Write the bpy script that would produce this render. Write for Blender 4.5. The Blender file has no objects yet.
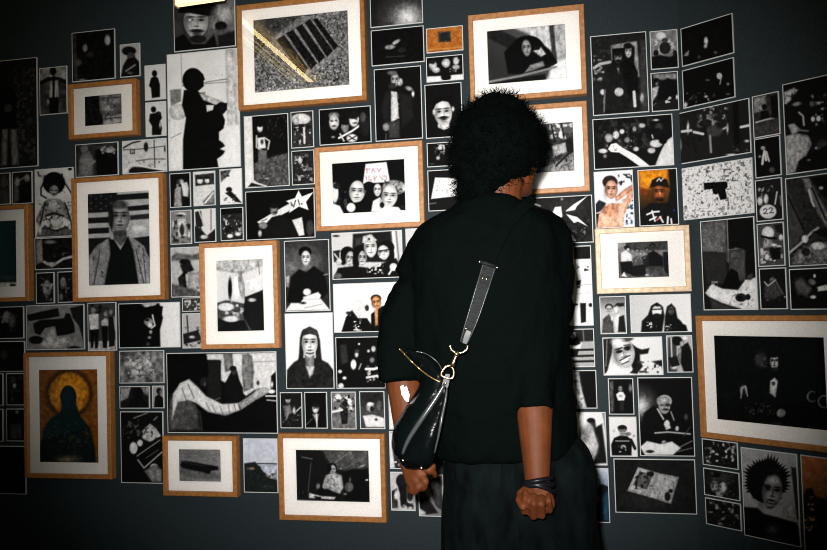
import bpy, bmesh, math, random
import numpy as np
from mathutils import Vector, Matrix
from mathutils.bvhtree import BVHTree

random.seed(7)
S = bpy.context.scene
COL = S.collection

# ------------------------------------------------------------------ camera
F = 735.0                      # focal length in pixels of an 827 x 550 frame
YAW, PITCH, ROLL = 0.1899, 0.0333, 0.0293
BEND = 0.6435                  # the right hand wall turns towards the viewer by this angle
D, H = 2.90, 1.40              # viewer to wall, eye height
CORNER = 0.1698 * D            # where the two walls meet

def rot(y, p, r):
    cy, sy = math.cos(y), math.sin(y); cp, sp = math.cos(p), math.sin(p); cr, sr = math.cos(r), math.sin(r)
    Y = np.array([[cy, 0, sy], [0, 1, 0], [-sy, 0, cy]])
    P = np.array([[1, 0, 0], [0, cp, -sp], [0, sp, cp]])
    Z = np.array([[cr, -sr, 0], [sr, cr, 0], [0, 0, 1]])
    return Z @ P @ Y
M = rot(YAW, PITCH, ROLL)
def b3(v): return np.array([v[0], v[2], v[1]])
RIGHT, UP, FWD = b3(M[0]), b3(M[1]), b3(M[2])
EYE = np.array([0.0, -D, H])

cam_data = bpy.data.cameras.new('camera')
cam_data.sensor_width = 36.0
cam_data.lens = F / 827 * 36
cam = bpy.data.objects.new('camera', cam_data)
COL.objects.link(cam)
mw = Matrix.Identity(4)
for i, ax in enumerate((RIGHT, UP, -FWD)):
    for j in range(3): mw[j][i] = ax[j]
for j in range(3): mw[j][3] = EYE[j]
cam.matrix_world = mw
S.camera = cam

def ray(x, y):
    return RIGHT * ((x - 413.5) / F) + UP * (-(y - 275) / F) + FWD
def at(x, y, d):
    return Vector(EYE + ray(x, y) * d)
def project(P):
    q = P - EYE
    z = q @ FWD
    return 413.5 + F * (q @ RIGHT) / z, 275 - F * (q @ UP) / z

# walls: origin, along (to the right), out (towards the room)
WALLS = {'C': (np.array([0., 0., 0.]), np.array([1., 0., 0.]), np.array([0., -1., 0.]), 0.0),
         'R': (np.array([CORNER, 0., 0.]), np.array([math.cos(BEND), -math.sin(BEND), 0.]),
               np.array([-math.sin(BEND), -math.cos(BEND), 0.]), -BEND)}
def rect_on(wall, quad, off):
    o, t, n, _ = WALLS[wall]
    pts = []
    for k in range(4):
        r = ray(quad[2*k], quad[2*k+1])
        s = (((o + n*off) - EYE) @ n) / (r @ n)
        p = EYE + r*s
        pts.append(((p - o) @ t, p[2]))
    u0 = (pts[0][0] + pts[3][0])/2; u1 = (pts[1][0] + pts[2][0])/2
    v1 = (pts[0][1] + pts[1][1])/2; v0 = (pts[2][1] + pts[3][1])/2
    return u0, v0, u1, v1

# ------------------------------------------------------------------ materials
def lin(c):
    return c/12.92 if c <= 0.04045 else ((c + 0.055)/1.055)**2.4
def hexlin(h):
    h = h.lstrip('#')
    if len(h) == 3: h = ''.join(a*2 for a in h)
    return tuple(lin(int(h[i:i+2], 16)/255) for i in (0, 2, 4))
def mat(name, col, rough=0.6, metal=0.0, spec=0.5, bump=None, var=None, coat=0.0):
    m = bpy.data.materials.new(name); m.use_nodes = True
    nt = m.node_tree; b = nt.nodes['Principled BSDF']
    b.inputs['Base Color'].default_value = (*col, 1)
    b.inputs['Roughness'].default_value = rough
    b.inputs['Metallic'].default_value = metal
    b.inputs['Specular IOR Level'].default_value = spec
    b.inputs['Coat Weight'].default_value = coat
    tc = nt.nodes.new('ShaderNodeTexCoord')
    if var:
        sc, lo, hi, stretch = var
        mp = nt.nodes.new('ShaderNodeMapping'); mp.inputs['Scale'].default_value = stretch
        nz = nt.nodes.new('ShaderNodeTexNoise'); nz.inputs['Scale'].default_value = sc; nz.inputs['Detail'].default_value = 6
        cr = nt.nodes.new('ShaderNodeValToRGB')
        cr.color_ramp.elements[0].position = 0.3; cr.color_ramp.elements[1].position = 0.7
        cr.color_ramp.elements[0].color = (*[c*lo for c in col], 1)
        cr.color_ramp.elements[1].color = (*[min(1, c*hi) for c in col], 1)
        nt.links.new(tc.outputs['Object'], mp.inputs['Vector']); nt.links.new(mp.outputs[0], nz.inputs['Vector'])
        nt.links.new(nz.outputs['Fac'], cr.inputs['Fac']); nt.links.new(cr.outputs[0], b.inputs['Base Color'])
    if bump:
        sc, st, dist = bump
        nz2 = nt.nodes.new('ShaderNodeTexNoise'); nz2.inputs['Scale'].default_value = sc; nz2.inputs['Detail'].default_value = 4
        bp = nt.nodes.new('ShaderNodeBump'); bp.inputs['Strength'].default_value = st; bp.inputs['Distance'].default_value = dist
        nt.links.new(tc.outputs['Object'], nz2.inputs['Vector'])
        nt.links.new(nz2.outputs['Fac'], bp.inputs['Height']); nt.links.new(bp.outputs[0], b.inputs['Normal'])
    return m
def emit(name, col, st):
    m = bpy.data.materials.new(name); m.use_nodes = True
    b = m.node_tree.nodes['Principled BSDF']
    b.inputs['Base Color'].default_value = (*col, 1)
    b.inputs['Emission Color'].default_value = (*col, 1); b.inputs['Emission Strength'].default_value = st
    return m
WALLP = mat('wall_paint', (.0125, .0215, .0255), .75, bump=(160, .15, .002), var=(190, .6, 1.42, (1, 1, 1)), spec=.3)
CEILM = mat('ceiling_paint', (.10, .11, .11), .9)
FLOORM = mat('floor_concrete', (.035, .037, .037), .6, var=(3, .7, 1.3, (1, 1, 1)))
PAPER = mat('photo_paper', (.56, .57, .56), .6, spec=.1)
MATB = mat('mat_board', (.80, .775, .735), .9, var=(230, .88, 1.06, (1, 1, 1)))
WOODS = {k: mat('oak_' + k, c, .45, var=(60, .72, 1.22, (1, 1, 1)), spec=.4)
         for k, c in (('amber', (.33, .135, .034)), ('honey', (.44, .20, .075)), ('pale', (.66, .48, .30)))}
def picture_mat():
    m = bpy.data.materials.new('photographic_print'); m.use_nodes = True
    nt = m.node_tree; b = nt.nodes['Principled BSDF']
    a = nt.nodes.new('ShaderNodeVertexColor'); a.layer_name = 'ink'
    nt.links.new(a.outputs['Color'], b.inputs['Base Color'])
    b.inputs['Roughness'].default_value = .6; b.inputs['Specular IOR Level'].default_value = .04
    return m
PICM = picture_mat()
def glass_mat():
    m = bpy.data.materials.new('picture_glass'); m.use_nodes = True
    nt = m.node_tree; nt.nodes.clear()
    out = nt.nodes.new('ShaderNodeOutputMaterial'); mix = nt.nodes.new('ShaderNodeMixShader')
    tr = nt.nodes.new('ShaderNodeBsdfTransparent'); gl = nt.nodes.new('ShaderNodeBsdfGlossy'); fr = nt.nodes.new('ShaderNodeFresnel')
    gl.inputs['Roughness'].default_value = .0; fr.inputs['IOR'].default_value = 1.5
    nt.links.new(fr.outputs[0], mix.inputs[0]); nt.links.new(tr.outputs[0], mix.inputs[1]); nt.links.new(gl.outputs[0], mix.inputs[2])
    nt.links.new(mix.outputs[0], out.inputs[0])
    return m
GLASS = glass_mat()

# ------------------------------------------------------------------ object helpers
def link(name, me, m=None, parent=None):
    o = bpy.data.objects.new(name, me); COL.objects.link(o)
    if m: me.materials.append(m)
    if parent: o.parent = parent
    return o
def obj(name, bm, m, parent=None, smooth=False):
    me = bpy.data.meshes.new(name)
    bmesh.ops.recalc_face_normals(bm, faces=bm.faces)
    bm.to_mesh(me); bm.free()
    if smooth: me.polygons.foreach_set('use_smooth', [True]*len(me.polygons))
    return link(name, me, m, parent)
def tag(o, label, cat, group=None):
    o['label'] = label; o['category'] = cat
    if group: o['group'] = group
    return o
def struct(o):
    o['kind'] = 'structure'; return o
def add_box(bm, x0, x1, y0, y1, z0, z1):
    v = [bm.verts.new((x, y, z)) for z in (z0, z1) for x, y in ((x0, y0), (x1, y0), (x1, y1), (x0, y1))]
    for f in ((0, 3, 2, 1), (4, 5, 6, 7), (0, 1, 5, 4), (1, 2, 6, 5), (2, 3, 7, 6), (3, 0, 4, 7)):
        bm.faces.new([v[i] for i in f])
def add_ball(bm, c, r, n=2, scale=None):
    g = bmesh.ops.create_icosphere(bm, subdivisions=n, radius=1.0)
    for v in g['verts']:
        v.co = Vector((v.co.x*r, v.co.y*r, v.co.z*r)) if scale is None else Vector((v.co.x*scale[0], v.co.y*scale[1], v.co.z*scale[2]))
        v.co += Vector(c)
    return g['verts']
def add_capsule(bm, p0, r0, p1, r1, n=16):
    p0, p1 = Vector(p0), Vector(p1); d = p1 - p0; L = d.length
    if L > 1e-6:
        q = d.to_track_quat('Z', 'Y').to_matrix().to_4x4()
        bmesh.ops.create_cone(bm, cap_ends=True, segments=n, radius1=r0, radius2=r1, depth=L,
                              matrix=Matrix.Translation((p0 + p1)/2) @ q)
    add_ball(bm, p0, r0); add_ball(bm, p1, r1)
def add_loft(bm, rings, cap=True):
    loops = [[bm.verts.new(p) for p in r] for r in rings]
    n = len(loops[0])
    for a, b in zip(loops, loops[1:]):
        for i in range(n): bm.faces.new((a[i], a[(i+1) % n], b[(i+1) % n], b[i]))
    if cap:
        bm.faces.new(loops[0][::-1]); bm.faces.new(loops[-1])
def add_tube(bm, pts, r, n=10, closed=False):
    pts = [Vector(p) for p in pts]; m = len(pts); rings = []
    up = Vector((0.31, 0.22, 0.92))
    for i, p in enumerate(pts):
        a = pts[(i-1) % m] if (closed or i > 0) else p
        b = pts[(i+1) % m] if (closed or i < m-1) else p
        t = (b - a).normalized(); x = t.cross(up).normalized(); y = t.cross(x)
        rr = r[i] if isinstance(r, (list, tuple)) else r
        rings.append([bm.verts.new(p + (x*math.cos(2*math.pi*k/n) + y*math.sin(2*math.pi*k/n))*rr) for k in range(n)])
    prs = list(zip(rings, rings[1:])) + ([(rings[-1], rings[0])] if closed else [])
    for a, b in prs:
        for i in range(n): bm.faces.new((a[i], a[(i+1) % n], b[(i+1) % n], b[i]))
    if not closed:
        bm.faces.new(rings[0][::-1]); bm.faces.new(rings[-1])
def resample(pts, n):
    """smooth curve through the points (Catmull-Rom), any dimension"""
    P = np.array(pts, float); P = np.vstack([2*P[0]-P[1], P, 2*P[-1]-P[-2]]); m = len(P) - 3; out = []
    for k in range(n):
        s = k/(n-1)*m; i = min(int(s), m-1); t = s - i
        a, b, c, d = P[i:i+4]
        out.append(.5*((2*b) + (-a+c)*t + (2*a-5*b+4*c-d)*t*t + (-a+3*b-3*c+d)*t**3))
    return out
def fused(name, bm, voxel, smooth_it, m, parent=None, factor=.5):
    """fuse overlapping closed shells into one continuous surface"""
    me = bpy.data.meshes.new(name); bmesh.ops.recalc_face_normals(bm, faces=bm.faces); bm.to_mesh(me); bm.free()
    tmp = bpy.data.objects.new('tmp', me); COL.objects.link(tmp)
    r = tmp.modifiers.new('r', 'REMESH'); r.mode = 'VOXEL'; r.voxel_size = voxel
    s = tmp.modifiers.new('s', 'SMOOTH'); s.factor = factor; s.iterations = smooth_it
    dg = bpy.context.evaluated_depsgraph_get(); dg.update()
    out = bpy.data.meshes.new_from_object(tmp.evaluated_get(dg), depsgraph=dg)
    bpy.data.objects.remove(tmp); bpy.data.meshes.remove(me)
    out.name = name; out.materials.clear()
    out.polygons.foreach_set('use_smooth', [True]*len(out.polygons))
    return link(name, out, m, parent)

# ------------------------------------------------------------------ what is printed on the photographs
def vnoise(x, y, sc, seed):
    r = np.random.RandomState(seed).rand(96, 96)
    X, Y = x/sc, y/sc
    i, j = np.floor(X).astype(int), np.floor(Y).astype(int); fx, fy = X-i, Y-j
    fx = fx*fx*(3-2*fx); fy = fy*fy*(3-2*fy)
    g = lambda a, b: r[a % 96, b % 96]
    return (g(i, j)*(1-fx) + g(i+1, j)*fx)*(1-fy) + (g(i, j+1)*(1-fx) + g(i+1, j+1)*fx)*fy
def cov(d, s):     # signed distance -> coverage
    return np.clip(.5 - d/max(s*.75, .05)*.5, 0, 1)
def poly_sd(x, y, pts):
    n = len(pts); d = np.full(x.shape, 1e9); inside = np.zeros(x.shape, bool)
    for i in range(n):
        ax, ay = pts[i]; bx, by = pts[(i+1) % n]
        ex, ey = bx-ax, by-ay
        t = np.clip(((x-ax)*ex + (y-ay)*ey)/(ex*ex+ey*ey+1e-9), 0, 1)
        d = np.minimum(d, np.hypot(x-ax-t*ex, y-ay-t*ey))
        c = ((ay > y) != (by > y)) & (x < ex*(y-ay)/(ey if abs(ey) > 1e-9 else 1e-9) + ax)
        inside ^= c
    return np.where(inside, -d, d)
def tone(s):
    if s.startswith('#'):
        s = s[1:]
        if len(s) == 3: s = ''.join(a*2 for a in s)
        return np.array([int(s[i:i+2], 16) for i in (0, 2, 4)], float)
    return np.full(3, float(s))
def paint(art, x, y, seed):
    C = np.full((len(x), 3), 30.0)
    def over(a, v):
        C[:] = C*(1-a[:, None]) + a[:, None]*v
    fold = .6*vnoise(x*1.3, y*.8, 3.2, seed*7+1) + .4*vnoise(x, y, 1.5, seed*7+2) - .5
    def body(v, k):      # uneven tone inside a printed shape; paper whites stay clean
        m = v.mean(); w = 1.0 if m < 190 else max(.15, (250-m)/60)
        return v[None]*(1 + w*(k - 1 + .55*fold))[:, None]
    for k, op in enumerate(o for o in art.replace('\n', ' ').split(';') if o.strip()):
        a = op.split(); c = a[0]
        if c == 'b': C[:] = tone(a[1])
        elif c == 'g':
            x0, y0, x1, y1 = (float(q) for q in (a[1], a[2], a[4], a[5]))
            t = np.clip(((x-x0)*(x1-x0) + (y-y0)*(y1-y0))/((x1-x0)**2 + (y1-y0)**2), 0, 1)[:, None]
            C[:] = tone(a[3])*(1-t) + tone(a[6])*t
        elif c == 'e':
            v = [float(q) for q in a[2:]]
            cx, cy, rx, ry = v[:4]; an = math.radians(v[4]) if len(v) > 4 else 0; sf = v[5] if len(v) > 5 else .9
            X = (x-cx)*math.cos(an) + (y-cy)*math.sin(an); Y = -(x-cx)*math.sin(an) + (y-cy)*math.cos(an)
            r = np.hypot(X/rx, Y/ry); over(cov((r-1)*min(rx, ry), sf), body(tone(a[1]), 1.08 - .30*np.clip(r, 0, 1)**2))
        elif c == 'p':
            v = [float(q) for q in a[3:]]
            sd = poly_sd(x, y, list(zip(v[::2], v[1::2]))); over(cov(sd, float(a[2])*1.25), body(tone(a[1]), .84 + .2*np.clip(-sd/3, 0, 1)))
        elif c == 'l':
            v = [float(q) for q in a[3:]]; pts = list(zip(v[::2], v[1::2])); w = float(a[2]); d = np.full(x.shape, 1e9)
            for (ax, ay), (bx, by) in zip(pts, pts[1:]):
                ex, ey = bx-ax, by-ay
                t = np.clip(((x-ax)*ex + (y-ay)*ey)/(ex*ex+ey*ey+1e-9), 0, 1)
                d = np.minimum(d, np.hypot(x-ax-t*ex, y-ay-t*ey))
            over(cov(d - w/2, .8), tone(a[1]))
        elif c == 'n':
            v = [float(q) for q in a[1:]]
            n = (vnoise(x, y, v[1], seed*31+k) - .5)*2*v[0]
            if len(v) > 2: n = n*cov(np.maximum(np.maximum(v[2]-x, x-v[4]), np.maximum(v[3]-y, y-v[5])), 2)
            C[:] = C + n[:, None]
        elif c == 's':
            v = [float(q) for q in a[2:]]; th, sc, x0, y0, x1, y1 = v
            cx, cy = (x0+x1)/2, (y0+y1)/2
            m = np.clip((1 - np.maximum(abs(x-cx)/max((x1-x0)/2, .1), abs(y-cy)/max((y1-y0)/2, .1)))*4, 0, 1)
            n = .65*vnoise(x, y, sc, seed*17+k) + .35*vnoise(x, y, sc/2, seed*13+k+5)
            over(np.clip((n-th)/.2, 0, 1)*m*.92, body(tone(a[1]), 1.0))
        elif c == 'f':     # larger face: tone, x, y, half width, half height, tilt
            f = tone(a[1]); v = [float(q) for q in a[2:]]; cx, cy, rx, ry = v[:4]; an = math.radians(v[4] if len(v) > 4 else 0)
            X = ((x-cx)*math.cos(an) + (y-cy)*math.sin(an))/rx; Y = (-(x-cx)*math.sin(an) + (y-cy)*math.cos(an))/ry
            Xw = X/(1 - .22*np.clip(Y, 0, 1)**2)
            r = np.hypot(Xw, Y); sh = np.clip(1.12 - .42*r**2.2 - .10*X, .3, 1.15); w_ = 1 if f.mean() < 190 else .75
            over(cov((r-1)*min(rx, ry), .8), f[None]*(1 + w_*(sh-1))[:, None])
            def D(px, py, qx, qy, k, sf=.16): over(np.clip((1 - np.hypot((X-px)/qx, (Y-py)/qy))/sf*.5 + .5, 0, 1)*k, f*.07)
            for s in (-1, 1):
                D(s*.42, -.13, .34, .17, .42, .9); D(s*.42, -.12, .2, .065, .85, .5); D(s*.42, -.30, .32, .05, .75, .6)
            D(.12, .08, .08, .24, .28, .9); D(0, .25, .22, .05, .55, .7); D(0, .47, .36, .05, .8, .6); D(0, .62, .26, .06, .3, .8); D(-.85, .15, .3, .7, .4, .9)
        elif c == 'h':     # small head: face tone, hair tone, x, y, radius
            f, hr = tone(a[1]), tone(a[2]); cx, cy, r = (float(q) for q in a[3:6])
            E = lambda px, py, rx, ry, t, sf=.8: over(cov((np.hypot((x-px)/rx, (y-py)/ry)-1)*min(rx, ry), sf), t)
            E(cx, cy-.45*r, .88*r, .75*r, hr); E(cx, cy+.12*r, .68*r, .92*r, f)
            E(cx-.3*r, cy, .2*r, .11*r, f*.35, 1.0); E(cx+.3*r, cy, .2*r, .11*r, f*.35, 1.0); E(cx, cy+.25*r, .1*r, .16*r, f*.78, 1.2)
            E(cx, cy+.58*r, .28*r, .08*r, f*.6, 1.2)
    rs = np.random.RandomState(seed)
    C += rs.normal(0, 1, (len(x), 1))*(2.5 + .05*np.minimum(C, 255-C*.75).mean(1, keepdims=True))
    C = C - 6*np.sin((C-20)/215*2*math.pi)*(C < 235)*(C > 20)     # contrasty darkroom print
    c = np.clip(C, 4, 250)/255
    return np.where(c <= .04045, c/12.92, ((c+.055)/1.055)**2.4)*.86

def picture(name, wall, rect, off, art, seed, parent, org, base_off):
    """a printed image as a fine grid whose ink is a colour per point"""
    o, t, n, _ = WALLS[wall]; u0, v0, u1, v1 = rect
    P = lambda u, v: o + t*u + n*off + np.array([0, 0, v])
    ax, ay = project(P(u0, (v0+v1)/2)[None]); bx, by = project(P(u1, (v0+v1)/2)[None])
    cx, cy = project(P((u0+u1)/2, v0)[None]); dx, dy = project(P((u0+u1)/2, v1)[None])
    nx = int(max(8, math.hypot(bx[0]-ax[0], by[0]-ay[0])*1.9)); ny = int(max(8, math.hypot(dx[0]-cx[0], dy[0]-cy[0])*1.9))
    U, V = np.meshgrid(np.linspace(u0, u1, nx+1), np.linspace(v0, v1, ny+1)); U, V = U.ravel(), V.ravel()
    W = o + U[:, None]*t + n*off + V[:, None]*np.array([0, 0, 1.])
    x, y = project(W)
    ink = paint(art, x, y, seed)
    co = np.stack([U - org[0], np.full(len(U), -(off - base_off)), V - org[1]], 1)
    i, j = np.meshgrid(np.arange(nx), np.arange(ny)); a = (j*(nx+1) + i).ravel()
    f = np.stack([a, a+1, a+nx+2, a+nx+1], 1)
    me = bpy.data.meshes.new(name)
    me.from_pydata(co.tolist(), [], f.tolist())
    at_ = me.color_attributes.new('ink', 'FLOAT_COLOR', 'POINT')
    at_.data.foreach_set('color', np.concatenate([ink, np.ones((len(ink), 1))], 1).ravel())
    return link(name, me, PICM, parent)

THICK = .005
def photo_print(k, wall, quad, art, label, group='loose photographs mounted on the dark walls'):
    o, t, n, rz = WALLS[wall]
    u0, v0, u1, v1 = rect_on(wall, quad, THICK)
    org = ((u0+u1)/2, (v0+v1)/2)
    bm = bmesh.new(); w, h = (u1-u0)/2, (v1-v0)/2
    add_box(bm, -w, w, -THICK, 0, -h, h)
    r = obj('photo_print', bm, PAPER)
    r.location = o + t*org[0] + np.array([0, 0, org[1]]); r.rotation_euler = (0, 0, rz)
    b = .0031
    picture('picture', wall, (u0+b, v0+b, u1-b, v1-b), THICK+.0006, art, k, r, org, 0)
    return tag(r, label, 'photograph', group)

def framed(k, wall, mq, iq, art, label, wood, group='oak framed photographs on the dark walls', rail=.019, depth=.036):
    o, t, n, rz = WALLS[wall]
    u0, v0, u1, v1 = rect_on(wall, mq, depth-.004)
    org = ((u0+u1)/2, (v0+v1)/2); cu, cv = org
    e = bpy.data.objects.new('framed_photograph', None); COL.objects.link(e)
    e.location = o + t*cu + np.array([0, 0, cv]); e.rotation_euler = (0, 0, rz)
    tag(e, label, 'framed photograph', group)
    # moulding: four mitred rails, one mesh
    w, h = (u1-u0)/2, (v1-v0)/2; W_, H_ = w+rail, h+rail
    inn = [(-w, -h), (w, -h), (w, h), (-w, h)]; out = [(-W_, -H_), (W_, -H_), (W_, H_), (-W_, H_)]
    c = .0025; prof = []   # (0 = inner .. 1 = outer side, distance off the wall)
    for s, d in ((0, .012), (0, depth-c), (.12, depth), (.88, depth), (1, depth-c), (1, .0)): prof.append((s, d))
    bm = bmesh.new(); L = []
    for k4 in range(4):
        L.append([bm.verts.new((inn[k4][0]*(1-s) + out[k4][0]*s, -d, inn[k4][1]*(1-s) + out[k4][1]*s)) for s, d in prof])
    for a in range(4):
        b = (a+1) % 4
        for i in range(len(prof)):
            j = (i+1) % len(prof)
            bm.faces.new((L[a][i], L[b][i], L[b][j], L[a][j]))
    obj('frame_moulding', bm, WOODS[wood], e)
    # mat board with a bevelled window
    a0, b0, a1, b1 = rect_on(wall, iq, .020)
    win = [(a0-cu, b0-cv), (a1-cu, b0-cv), (a1-cu, b1-cv), (a0-cu, b1-cv)]
    bv = .0015
    win2 = [(win[0][0]+bv, win[0][1]+bv), (win[1][0]-bv, win[1][1]+bv), (win[2][0]-bv, win[2][1]-bv), (win[3][0]+bv, win[3][1]-bv)]
    bm = bmesh.new()
    R = [[bm.verts.new((x, -d, z)) for x, z in q] for q, d in ((inn, .0205), (win, .0205), (win2, .0188))]
    for A, B in zip(R, R[1:]):
        for i in range(4): bm.faces.new((A[i], A[(i+1) % 4], B[(i+1) % 4], B[i]))
    board = obj('mat_board', bm, MATB, e)
    picture('picture', wall, (a0-.003, b0-.003, a1+.003, b1+.003), .0184, art, k, board, org, 0)
    bm = bmesh.new(); vs = [bm.verts.new((x, -.0265, z)) for x, z in inn]; bm.faces.new(vs)
    obj('glass', bm, GLASS, e)
    bm = bmesh.new(); add_box(bm, -w, w, -.016, -.012, -h, h)
    obj('backing_board', bm, MATB, e)
    return e

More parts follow.
